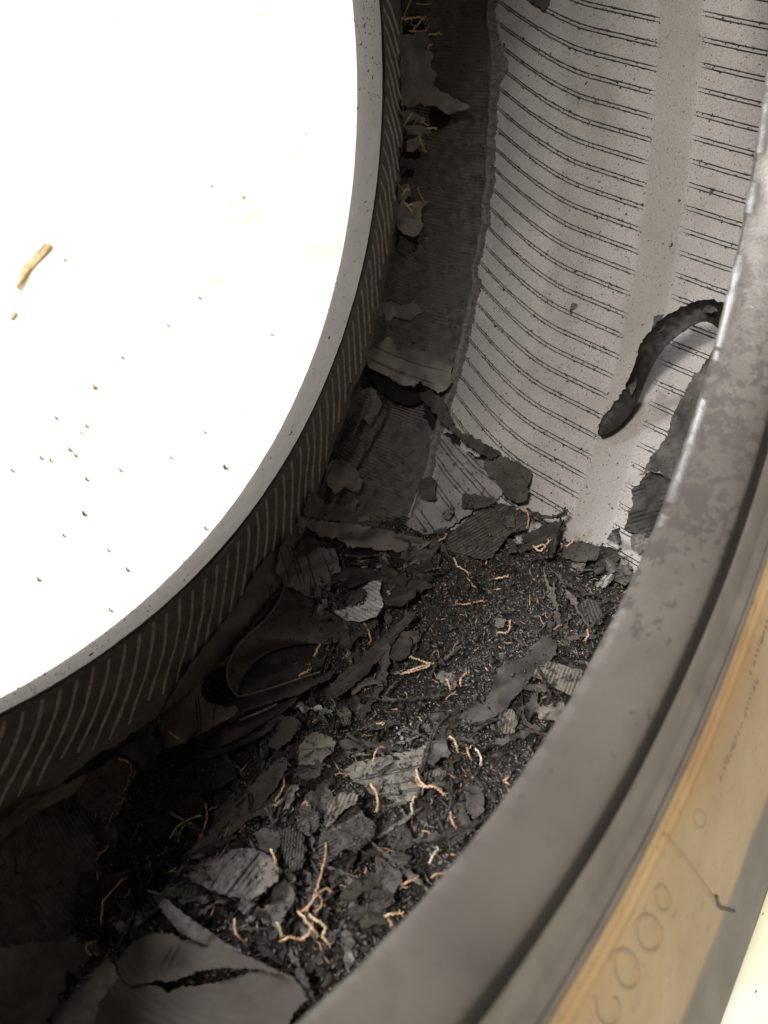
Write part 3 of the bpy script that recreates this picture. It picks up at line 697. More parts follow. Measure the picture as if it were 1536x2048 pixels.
flap([(800, 222), (826, 222), (852, 236), (846, 246), (822, 240), (808, 246)], lift=5, m=M_SHRED, jag=2)
flap([(808, 252), (835, 250), (864, 256), (858, 268), (840, 270), (815, 268)], lift=6, m=M_SHRED, jag=2, corr=(6, 1.2, .4))
flap([(812, 280), (838, 272), (842, 290), (828, 303), (812, 302)], lift=6, m=M_SHRED, jag=2)
flap([(796, 372), (818, 368), (824, 390), (808, 402), (796, 398)], lift=5, m=M_SHRED, jag=2)
flap([(794, 408), (842, 402), (866, 400), (850, 410), (842, 420), (846, 452), (838, 470), (822, 474), (800, 462), (790, 440)], [(795, 420, .5), (840, 460, 8), (860, 402, 6)], m=M_SHRED, jag=2, label='dark shred curled off the sidewall below the cord ends')
# near-black sheets painting in the shade behind the tears
flap([(733, 741), (775, 757), (812, 774), (838, 776), (846, 800), (822, 812), (790, 803), (760, 785)], lift=.6, m=M_GAP_SHADE, jag=2, th=.0006)
flap([(850, 798), (880, 828), (905, 862), (930, 885), (955, 905), (990, 924), (978, 948), (940, 938), (905, 908), (885, 880), (862, 858), (848, 836)], lift=.6, m=M_GAP_SHADE, jag=3, th=.0006)
flap([(690, 1098), (760, 1104), (840, 1102), (850, 1118), (800, 1135), (740, 1138), (690, 1128)], lift=4, m=M_GAP_SHADE, jag=3, th=.0006)
# peeled remnants on the carcass strip
flap([(652, 935), (670, 915), (690, 922), (712, 940), (726, 962), (716, 985), (690, 975), (672, 990), (655, 970)], [(660, 930, .3), (715, 975, 5), (690, 985, 6)], m=M_CARC2, jag=2)
flap([(604, 1032), (612, 1000), (626, 985), (640, 992), (650, 1010), (690, 1012), (716, 1000), (712, 1022), (740, 1040), (700, 1046), (650, 1040)], [(610, 1030, 3), (640, 990, 6), (716, 1002, 5), (700, 1045, 1)], m=M_CARC2, jag=3)
flap([(722, 782), (742, 774), (756, 790), (764, 812), (752, 830), (742, 852), (728, 838), (732, 812)], [(722, 785, .5), (756, 812, 4)], m=M_CARC2, jag=2)
flap([(742, 618), (768, 600), (800, 612), (830, 600), (846, 622), (820, 640), (790, 634), (760, 648)], [(745, 620, 0), (840, 620, 3), (800, 635, 3)], m=M_CARC2, jag=3)
for q, l in (([(800, 312), (822, 318), (846, 330), (838, 346), (816, 340), (802, 350)], 4), ([(800, 470), (818, 478), (830, 498), (812, 512), (796, 500)], 3), ([(866, 150), (884, 160), (902, 178), (924, 188), (910, 200), (884, 190)], 5), ([(804, -4), (846, -4), (860, 20), (850, 34), (828, 26), (806, 40)], 4)):
    flap(q, lift=l, m=M_GREY, jag=3)
# large corrugated piece hanging at the right, rolled towards the near sidewall
flap([(1432, 690), (1418, 712), (1396, 742), (1378, 765), (1366, 792), (1348, 828), (1338, 848), (1334, 870), (1318, 895), (1302, 910), (1292, 930), (1286, 952), (1300, 942), (1322, 946), (1345, 958), (1372, 900), (1400, 820), (1440, 740)],
     [(1432, 700, 14), (1340, 850, 9), (1290, 945, 10), (1400, 850, 26), (1350, 950, 24)], m=M_GREY, corr=(6.5, 1.45, .3), jag=2.2, label='upper part of the corrugated piece, ending in an arched crease')
flap([(1284, 954), (1300, 944), (1325, 948), (1345, 962), (1340, 1010), (1330, 1070), (1290, 1072), (1266, 1066), (1250, 1058), (1256, 1032), (1266, 1008), (1262, 988), (1266, 972), (1278, 968)],
     [(1284, 960, 6), (1255, 1050, 4), (1330, 1000, 18), (1265, 990, 4)], m=M_BLACK, corr=(8.5, 1.3, .7), jag=2.4, label='lower part of the corrugated piece with strong ribs')

# ---------------------------------------------------------------- loose shards
def shard(poly, label, **k): return sheet('rubber_shard', poly, label=label, **k)
# the curled strip
M_STRIP = mat('soot black strip rubber', (.016, .0145, .0135), .6, dark=(.009, .0085, .008), nscale=200, bump=.6, spec=.3)
def curled_strip():
    cl = [(1452, 640, 21, 10), (1438, 628, 21, 20), (1415, 620, 20, 26), (1390, 625, 19, 29), (1362, 640, 20, 30), (1335, 658, 21, 30), (1312, 680, 20, 28), (1297, 705, 19, 25), (1285, 735, 15, 20), (1272, 765, 15, 14), (1260, 795, 16, 8), (1242, 820, 18, 4.5), (1222, 842, 17, 3), (1208, 858, 12, 2.2), (1199, 870, 4, 2)]
    cl = np.array(cl, float); t = np.arange(len(cl)); tt = np.linspace(0, len(cl)-1, 90)
    P = np.stack([np.interp(tt, t, cl[:, i]) for i in range(4)], 1)
    for _ in range(3): P[1:-1] = (P[:-2]+P[1:-1]*2+P[2:])/4
    n = len(P); m_ = 9; V = []; B = []
    for i in range(n):
        tx, ty = P[min(i+1, n-1), :2]-P[max(i-1, 0), :2]; L = math.hypot(tx, ty); nx, ny = -ty/L, tx/L
        w1 = P[i, 2]*(1+.22*noise.noise(Vector((i*.5, 0, 0)))+.2*noise.noise(Vector((i*1.7, 5, 0)))); w2 = P[i, 2]*(1+.05*noise.noise(Vector((i*.4, 9, 0))))
        for j in range(m_):
            s = j/(m_-1)*2-1; w = (w2 if s < 0 else w1)*1.12
            x = P[i, 0]+nx*s*w; y = P[i, 1]+ny*s*w
            l = P[i, 3]+.9*noise.noise(Vector((i*.35, j*.5, 4)))+s*s*3.2+(2.5*s if i < 60 else -1.5*s)
            d = ray(x, y); T_ = hit(x, y)[2] if x < 1430 else hit(1430, y)[2]
            V.append(CAMP+d*(T_-l*.001)); B.append(CAMP+d*(T_-l*.001+.0014))
    N_ = n*m_; F = []
    for i in range(n-1):
        for j in range(m_-1):
            a, b, c, d = i*m_+j, i*m_+j+1, (i+1)*m_+j+1, (i+1)*m_+j; F += [(a, d, c, b), (a+N_, b+N_, c+N_, d+N_)]
        for j in (0, m_-1): a, b = i*m_+j, (i+1)*m_+j; F.append((a, b, b+N_, a+N_))
    for j in range(m_-1):
        for i in (0, n-1): a, b = i*m_+j, i*m_+j+1; F.append((a, b, b+N_, a+N_))
    V = np.array(V+B); o = V.mean(0); me = raw_mesh('rubber_strip', V-o, F, M_STRIP, sharp=45); return link('rubber_strip', me, None, o)
cs = curled_strip(); setp(cs, 'black curled rubber strip arching over the pale liner at the right', 'rubber strip')
for q, l in (([(1308, 632), (1328, 628), (1324, 640), (1334, 650), (1316, 668), (1304, 655)], 30), ([(1378, 612), (1400, 605), (1425, 612), (1436, 622), (1405, 626), (1380, 622)], 28), ([(1266, 736), (1276, 742), (1274, 770), (1262, 792), (1256, 772)], 15)):
    t = sheet('torn_tab', q, mode='drape', lift=l, m=M_BLACK, parent=cs, jag=2, step=5); t.location = Vector(t.location)-ORI[cs.name]
SH = [
 ([(890, 1092), (898, 1074), (912, 1056), (935, 1036), (962, 1020), (1000, 1007), (1022, 1010), (1040, 1020), (1062, 1036), (1052, 1058), (1022, 1066), (1004, 1088), (985, 1114), (965, 1121), (940, 1112), (912, 1112)], 'leaf shaped finely ribbed dark shard leaning on the torn lilac liner', dict(m=M_GREY, corr=(6.0, 1.05, .5), lift=7, bow=(-3, 2.2))),
 ([(1042, 1090), (1046, 1070), (1075, 1055), (1110, 1042), (1122, 1048), (1118, 1080), (1104, 1118), (1090, 1108), (1070, 1085)], 'black folded shard under the thin dark stick at the pile top', dict(m=M_BLACK, lift=6)),
 ([(1008, 1032), (1028, 1034), (1030, 1056), (1010, 1054)], 'small upright ribbed chip on the leaf shaped shard', dict(m=M_LILAC, corr=(4.5, 0, .4), lift=12, jag=1)),
 ([(1014, 1078), (1030, 1082), (1036, 1106), (1018, 1106)], 'small ribbed chip just right of the leaf shaped shard', dict(m=M_LILAC, corr=(5, .1, .5), lift=9, jag=1.5)),
 ([(1034, 1098), (1060, 1082), (1098, 1070), (1100, 1078), (1068, 1096), (1040, 1106)], 'ribbed sliver beneath the amber cord knot', dict(m=M_GREY, corr=(5, 1.1, .4), lift=9, jag=1)),
 ([(665, 1222), (690, 1218), (706, 1206), (700, 1190), (718, 1180), (745, 1163), (763, 1162), (759, 1184), (768, 1210), (751, 1234), (720, 1243), (690, 1240)], 'bright shiny corrugated shard catching the light beside the scroll', dict(m=M_GLOSS, corr=(8.0, 2.06, 1.7), lift=14, jag=1.2, wav=.2)),
 ([(700, 1188), (722, 1176), (735, 1185), (722, 1200), (704, 1214), (694, 1206)], 'small dark lobe overlapping the bright corrugated shard', dict(m=M_GREY, lift=20, jag=2)),
 ([(768, 1166), (800, 1172), (836, 1178), (832, 1192), (812, 1206), (800, 1214), (770, 1210), (764, 1190)], 'flat dark oblong shard right of the bright corrugated shard', dict(m=M_BLACK, lift=10)),
 ([(650, 1140), (700, 1132), (745, 1140), (790, 1150), (850, 1160), (868, 1172), (840, 1186), (790, 1172), (740, 1160), (700, 1176), (660, 1170)], 'long black shard lying behind the bright corrugated shard', dict(m=M_BLACK, lift=9)),
 ([(690, 1245), (722, 1246), (752, 1236), (760, 1250), (742, 1268), (712, 1276), (700, 1300), (684, 1290), (676, 1262)], 'dark shard tucked below the bright corrugated shard', dict(m=M_BLACK, lift=8)),
 ([(722, 1262), (748, 1240), (756, 1246), (732, 1272)], 'short ribbed stick right below the bright corrugated shard', dict(m=M_GREY, corr=(4, .8, .5), lift=12, jag=1)),
 ([(650, 1382), (672, 1356), (704, 1330), (740, 1296), (776, 1262), (806, 1236), (826, 1222), (832, 1230), (800, 1268), (768, 1308), (736, 1344), (706, 1372), (680, 1392), (658, 1400)], 'long dark blade shaped shard running down beside the scroll', dict(m=M_BLACK, lift=9, bow=(5, 2.2), ridges=(.85, 14, .4))),
 ([(700, 1378), (720, 1360), (742, 1354), (764, 1362), (762, 1372), (738, 1368), (716, 1382), (704, 1390)], 'small arched tan edged shard in the crumbs', dict(m=M_EDGE, lift=6)),
 ([(766, 1312), (780, 1276), (806, 1262), (836, 1264), (838, 1282), (822, 1290), (820, 1306), (806, 1318), (788, 1320)], 'grey squarish shard at the left rim of the crumb field', dict(m=M_GREY, lift=6)),
 ([(1085, 1270), (1098, 1272), (1112, 1288), (1112, 1310), (1096, 1328), (1072, 1342), (1052, 1370), (1030, 1392), (1010, 1420), (985, 1436), (965, 1448), (930, 1452), (908, 1446), (925, 1428), (948, 1412), (970, 1408), (985, 1372), (998, 1338), (1010, 1326), (1032, 1318), (1050, 1312), (1066, 1294), (1078, 1284)], 'long wavy dark strip lying across the crumb field', dict(m=M_BLACK, lift=6, jag=2.2, anchors=[(1085, 1270, 9), (1000, 1380, 7), (920, 1446, 3), (1100, 1320, 5)])),
 ([(1062, 1352), (1070, 1338), (1098, 1322), (1112, 1326), (1130, 1332), (1165, 1340), (1160, 1372), (1146, 1394), (1110, 1376), (1090, 1362)], 'light grey ribbed shard right beside the long wavy dark strip', dict(m=M_PALE, corr=(7.2, .35, .8), lift=7, jag=1.4)),
 ([(1044, 1372), (1062, 1368), (1092, 1374), (1100, 1382), (1070, 1384), (1050, 1382)], 'short thick dark stub under the light grey ribbed shard', dict(m=M_GREY, lift=6)),
 ([(1158, 1206), (1176, 1198), (1196, 1204), (1204, 1226), (1206, 1244), (1196, 1250), (1176, 1242), (1162, 1232)], 'dark ribbed shard near the dusty bead in the upper crumb field', dict(m=M_GREY, corr=(7, 2.8, .8), lift=7, jag=2)),
 ([(1000, 1418), (1010, 1416), (1028, 1422), (1034, 1444), (1028, 1464), (1008, 1466), (994, 1448)], 'bright ribbed chip at the foot of the long wavy dark strip', dict(m=M_PALE, corr=(7, .15, .9), lift=6, jag=2)),
 ([(1072, 1420), (1092, 1408), (1128, 1404), (1130, 1424), (1112, 1444), (1090, 1440), (1076, 1436)], 'pale crumpled shard against the dusty bead', dict(m=M_PALE, lift=6, jag=3, wav=2.2)),
 ([(688, 1540), (712, 1524), (750, 1516), (792, 1506), (832, 1500), (846, 1490), (862, 1494), (856, 1520), (834, 1540), (848, 1562), (846, 1590), (822, 1602), (790, 1604), (770, 1592), (742, 1588), (730, 1572), (706, 1562)], 'largest pale flat shard with moulded lines in the middle of the heap', dict(m=M_PALE, ridges=(1.32, 44, .6), lift=6, jag=1.6, step=4)),
 ([(850, 1486), (872, 1480), (892, 1474), (896, 1500), (902, 1506), (896, 1516), (880, 1514), (868, 1534), (856, 1524), (858, 1504)], 'lilac angular shard perched at the corner of the largest pale shard', dict(m=M_LILAC, lift=10, jag=1.5)),
 ([(848, 1546), (880, 1536), (898, 1548), (880, 1562), (852, 1562)], 'tiny strongly ribbed chip under the lilac angular shard', dict(m=M_PALE, corr=(6, .2, .9), lift=8, jag=1)),
 ([(744, 1534), (780, 1516), (784, 1524), (764, 1538), (746, 1546)], 'small olive splinter on top of the largest pale shard', dict(m=M_EDGE, lift=10, jag=1)),
 ([(652, 1612), (664, 1594), (690, 1584), (716, 1588), (714, 1612), (728, 1630), (748, 1646), (748, 1670), (736, 1686), (712, 1700), (690, 1696), (668, 1716), (650, 1738), (636, 1716), (640, 1680), (648, 1640)], 'broad shard with pale ribbed top and ragged lower edge, below the largest pale shard', dict(m=M_GREY, corr=(7, 1.1, .6), lift=10, jag=3, anchors=[(660, 1600, 8), (740, 1660, 14), (650, 1730, 10), (700, 1695, 16)])),
 ([(660, 1598), (688, 1585), (714, 1590), (712, 1606), (690, 1618), (668, 1640), (652, 1660), (654, 1624)], 'pale ribbed cap on the broad ragged shard', dict(m=M_PALE, corr=(8, .4, .8), lift=15, jag=2)),
 ([(376, 1752), (400, 1728), (436, 1712), (470, 1698), (500, 1696), (522, 1702), (544, 1718), (562, 1742), (556, 1762), (536, 1780), (516, 1790), (506, 1812), (488, 1828), (476, 1818), (482, 1796), (456, 1792), (424, 1780), (396, 1768)], 'large light grey bark like shard at the lower left of the heap', dict(m=M_LILAC, corr=(11, .65, .7), lift=12, jag=2.5, wav=1.4)),
 ([(516, 1712), (540, 1716), (561, 1742), (555, 1762), (532, 1780), (505, 1800), (490, 1796), (508, 1770), (522, 1744)], 'pale worn end lying over the bark like shard', dict(m=M_PALE, lift=15, jag=2, wav=1)),
 ([(548, 1768), (568, 1758), (586, 1776), (590, 1798), (578, 1818), (566, 1834), (556, 1862), (546, 1850), (540, 1812)], 'lilac half disc shard just right of the bark like shard', dict(m=M_LILAC, lift=9, jag=1.6)),
 ([(566, 1512), (576, 1520), (572, 1540), (548, 1580), (520, 1616), (486, 1650), (446, 1684), (410, 1712), (384, 1720), (372, 1708), (398, 1680), (436, 1644), (478, 1598), (520, 1552)], 'straight dark plank like strip slanting through the left of the heap', dict(m=M_GREY, lift=11, jag=1.4)),
 ([(566, 1560), (570, 1545), (560, 1600), (540, 1634), (520, 1630), (496, 1638), (520, 1606)], 'grooved lilac shard under the plank like strip', dict(m=M_LILAC, corr=(6, .9, .5), lift=7, jag=1.5)),
 ([(598, 1494), (612, 1474), (632, 1464), (654, 1468), (672, 1484), (668, 1502), (650, 1516), (640, 1528), (620, 1532), (598, 1526)], 'pale oval shard with one moulded line', dict(m=M_PALE, lift=8, jag=1.4, ridges=(1.4, 60, .5))),
 ([(596, 1534), (622, 1520), (640, 1524), (648, 1538), (630, 1556), (612, 1562), (590, 1548)], 'curved ribbed black shard below the pale oval shard', dict(m=M_BLACK, corr=(5, 1.0, .5), lift=9)),
 ([(526, 1428), (545, 1418), (566, 1430), (598, 1438), (600, 1456), (582, 1478), (556, 1500), (536, 1490), (546, 1466), (524, 1450)], 'two lobed dark grey shard left of the pale oval shard', dict(m=M_GREY, lift=9)),
 ([(340, 1572), (352, 1556), (382, 1552), (404, 1562), (400, 1584), (408, 1610), (396, 1638), (362, 1632), (346, 1614)], 'dark frayed squarish shard near the torn apron', dict(m=M_BLACK, corr=(5, 1.4, .3), lift=8, jag=3)),
 ([(392, 1522), (420, 1508), (450, 1498), (470, 1530), (476, 1556), (440, 1574), (408, 1592), (398, 1560)], 'black shard with two long ribs beside the plank like strip', dict(m=M_BLACK, ridges=(1.1, 26, .9), lift=8)),
 ([(424, 1626), (446, 1606), (470, 1590), (480, 1604), (456, 1628), (436, 1640)], 'grey shard on the upper edge of the plank like strip', dict(m=M_GREY, lift=8)),
 ([(284, 1636), (310, 1626), (340, 1634), (338, 1664), (312, 1680), (290, 1668)], 'dim grey shard at the edge of the dark cavity', dict(m=M_GREY, lift=7)),
 ([(508, 1668), (530, 1652), (556, 1662), (560, 1690), (544, 1708), (520, 1696)], 'dark angular shard above the bark like shard', dict(m=M_GREY, lift=12)),
 ([(560, 1660), (578, 1650), (604, 1664), (612, 1700), (604, 1738), (582, 1742), (566, 1706)], 'long ribbed shard standing between the bark like and broad ragged shards', dict(m=M_GREY, corr=(6, .1, .6), lift=10, jag=3)),
 ([(590, 1632), (612, 1618), (636, 1624), (640, 1650), (620, 1672), (600, 1664)], 'frayed ribbed shard left of the broad ragged shard', dict(m=M_LILAC, corr=(5, 1.2, .5), lift=11, jag=3)),
 ([(772, 1658), (800, 1644), (822, 1664), (830, 1690), (804, 1702), (776, 1690)], 'black ribbed shard right of the broad ragged shard', dict(m=M_BLACK, corr=(5, .8, .4), lift=8)),
 ([(772, 1712), (796, 1700), (824, 1712), (818, 1728), (784, 1730)], 'black shard with deep parallel grooves below the black ribbed shard', dict(m=M_BLACK, corr=(8, 1.5, 1), lift=8)),
 ([(756, 1742), (780, 1732), (800, 1740), (806, 1762), (788, 1786), (770, 1776)], 'grey pointed shard in the lower heap', dict(m=M_GREY, lift=8)),
 ([(928, 1578), (948, 1568), (968, 1590), (970, 1620), (950, 1640), (934, 1620)], 'grey plate shard against the dusty bead low in the heap', dict(m=M_GREY, lift=7)),
 ([(906, 1616), (926, 1610), (940, 1640), (952, 1660), (936, 1670), (916, 1650)], 'second smaller grey plate left of the plate at the dusty bead', dict(m=M_GREY, lift=7)),
 ([(888, 1664), (908, 1652), (930, 1664), (926, 1684), (904, 1686)], 'ribbed grey shard closest to the dusty bead at the lower right', dict(m=M_GREY, corr=(7, 1.0, .8), lift=7)),
 ([(730, 1786), (756, 1778), (788, 1782), (786, 1806), (760, 1826), (732, 1820)], 'ribbed dark shard near the lowest cords', dict(m=M_BLACK, corr=(5, 1.2, .4), lift=7)),
 ([(1190, 1118), (1198, 1100), (1218, 1093), (1234, 1100), (1240, 1118), (1226, 1130), (1206, 1134), (1190, 1132)], 'round black ribbed shard at the upper right end of the heap', dict(m=M_BLACK, corr=(6.5, 1.25, 1.0), lift=8, jag=1)),
 ([(1212, 1122), (1224, 1120), (1238, 1132), (1234, 1142), (1220, 1148), (1212, 1140)], 'small lilac shard below the round black ribbed shard', dict(m=M_LILAC, lift=10, jag=1.5)),
 ([(1222, 1148), (1240, 1132), (1262, 1132), (1268, 1152), (1250, 1172), (1230, 1162)], 'grey wrinkled shard against the dusty bead, right of the round ribbed shard', dict(m=M_LILAC, corr=(5, 1.3, .3), lift=8, jag=2)),
 ([(1212, 1078), (1222, 1066), (1234, 1064), (1242, 1072), (1242, 1084), (1226, 1084)], 'lilac chip standing on the pale liner above the round ribbed shard', dict(m=M_LILAC, lift=5, jag=1.5)),
 ([(1186, 1132), (1206, 1126), (1212, 1146), (1190, 1150)], 'black square shard left of the small lilac shard', dict(m=M_BLACK, lift=7, jag=1.5)),
 ([(1262, 1072), (1284, 1064), (1302, 1072), (1296, 1096), (1278, 1108), (1262, 1092)], 'olive shard under the lower end of the corrugated piece', dict(m=M_EDGE, lift=6, jag=1.5)),
 ([(1126, 1086), (1150, 1082), (1180, 1086), (1200, 1098), (1192, 1120), (1150, 1124), (1128, 1112)], 'broad grey shard where the heap meets the pale liner', dict(m=M_GREY, lift=6)),
 ([(1144, 1128), (1160, 1118), (1172, 1128), (1166, 1142), (1150, 1142)], 'pale crumbly shard under the broad grey shard', dict(m=M_PALE, lift=5, jag=3)),
 ([(926, 988), (960, 990), (1000, 1000), (985, 1010), (950, 1020), (924, 1014)], 'striped shard resting on the torn lilac liner', dict(m=M_GREY, corr=(5, .9, .4), lift=9)),
 ([(888, 1022), (902, 1012), (908, 1026), (898, 1040), (886, 1036)], 'tiny bright ribbed chip on the lilac liner', dict(m=M_PALE, corr=(5, 1.2, .7), lift=8, jag=1)),
 ([(856, 1082), (872, 1076), (884, 1090), (872, 1106), (858, 1100)], 'small lilac shard at the tip of the swept flap', dict(m=M_LILAC, lift=8)),
 ([(804, 1098), (830, 1090), (870, 1100), (866, 1118), (830, 1126), (800, 1116)], 'dusky lilac shard beneath the tip of the swept flap', dict(m=M_LILAC, lift=5)),
 ([(832, 1130), (856, 1118), (872, 1136), (860, 1166), (836, 1160)], 'dark shard between the swept flap and the crumb field', dict(m=M_BLACK, lift=7)),
 ([(672, 1420), (690, 1412), (702, 1426), (700, 1450), (684, 1446)], 'small chip with bright crosswise ribs left of the crumb field', dict(m=M_PALE, corr=(5, .3, .8), lift=7, jag=1)),
 ([(722, 1454), (760, 1440), (800, 1442), (772, 1456), (736, 1462)], 'bundle like grooved sliver in the middle of the heap', dict(m=M_GREY, corr=(4, 1.4, .6), lift=6, jag=1)),
 ([(870, 1350), (884, 1342), (904, 1346), (918, 1362), (908, 1378), (890, 1372)], 'pale broken chip beside the short cords in the crumb field', dict(m=M_PALE, corr=(6, .5, .6), lift=5, jag=2)),
]
for poly, lab, kw in SH:
    ob = shard(poly, lab, **kw)
    if lab.startswith('largest pale'): lines_on(ob, [[(700, 1560), (760, 1546), (850, 1528)], [(700, 1566), (760, 1552), (850, 1533)], [(738, 1576), (800, 1566), (846, 1556)], [(740, 1594), (800, 1584), (850, 1572)], [(742, 1598), (800, 1588), (850, 1577)]], w=.0004, h=.00025)
    if lab.startswith('pale oval'): lines_on(ob, [[(600, 1500), (640, 1497), (672, 1494)]], w=.0003, h=.0002)
    if lab.startswith('black shard with two'): lines_on(ob, [[(396, 1548), (440, 1528), (472, 1518)], [(400, 1588), (440, 1570), (474, 1552)]], w=.0005, h=.0004, m=M_GREY)
    if lab.startswith('long dark blade'): lines_on(ob, [[(662, 1372), (720, 1330), (800, 1256)], [(668, 1388), (720, 1350), (780, 1290)]], w=.0005, h=.0004, m=M_GREY)
    if lab.startswith('large light grey bark'): lines_on(ob, [[(420, 1776), (450, 1730), (480, 1700)], [(452, 1788), (490, 1740), (520, 1704)], [(488, 1800), (520, 1756), (545, 1722)]], w=.0005, h=.0003)

# ---------------------------------------------------------------- cords
def cord_mesh(name, pts, rad_, m, twist=1.0, seg=None, fray=True, seed=0):
    """two twisted plies along a wandering line"""
    P = [Vector(p) for p in pts]; r = random.Random(seed)
    Q = []
    n = len(P)
    for i in range(n-1):
        p0, p1, p2, p3 = P[max(0, i-1)], P[i], P[i+1], P[min(n-1, i+2)]
        k = max(3, int((p2-p1).length/(rad_*1.1)))
        for j in range(k):
            t = j/k; Q.append(.5*((2*p1)+(p2-p0)*t+(2*p0-5*p1+4*p2-p3)*t*t+(3*p1-p0-3*p2+p3)*t**3))
    Q.append(P[-1]); Q = [q+Vector(noise.noise_vector(q*700+Vector((seed, 0, 0))))*rad_*1.1 for q in Q]
    V = []; F = []; T = 6
    up = Vector((.3, .9, .2)); L = 0
    fr = []
    for i, q in enumerate(Q):
        t = (Q[min(i+1, len(Q)-1)]-Q[max(0, i-1)]).normalized(); s = t.cross(up).normalized(); u = s.cross(t); fr.append((t, s, u))
        up = u
    for ply in (0, PI):
        b = len(V); L = 0
        for i, q in enumerate(Q):
            if i: L += (q-Q[i-1]).length
            a = ply+L/rad_*.95*twist; e = min(1, i/2+.4, (len(Q)-1-i)/2+.4)
            sp = 1+(2.2*max(0, 1-(len(Q)-1-i)/4) if fray else 0)
            c = q+(fr[i][1]*cos(a)+fr[i][2]*sin(a))*rad_*.68*sp
            for k in range(T):
                w = 2*PI*k/T; V.append(c+(fr[i][1]*cos(w)+fr[i][2]*sin(w))*rad_*.58*e)
        for i in range(len(Q)-1):
            for k in range(T): k2 = (k+1) % T; F.append((b+i*T+k, b+i*T+k2, b+(i+1)*T+k2, b+(i+1)*T+k))
        F.append(tuple(b+k for k in range(T))[::-1]); F.append(tuple(b+(len(Q)-1)*T+k for k in range(T)))
    return raw_mesh(name, V, F, m, sharp=0)
def cord(px, label=None, m=None, lift=5, rad_=.00062, group=None, arch=3):
    n = len(px); P = []
    for i, (x, y) in enumerate(px):
        p, _, t = hit(x, y); d = ray(x, y); P.append(CAMP+d*(t-.001*(lift+arch*sin(PI*i/(n-1)))))
    P = np.array(P); o = P.mean(0)
    ob = link('cord', cord_mesh('cord', P-o, rad_, m or M_CORD, seed=len(bpy.data.objects)), None, o); setp(ob, label, 'cord', group); return ob
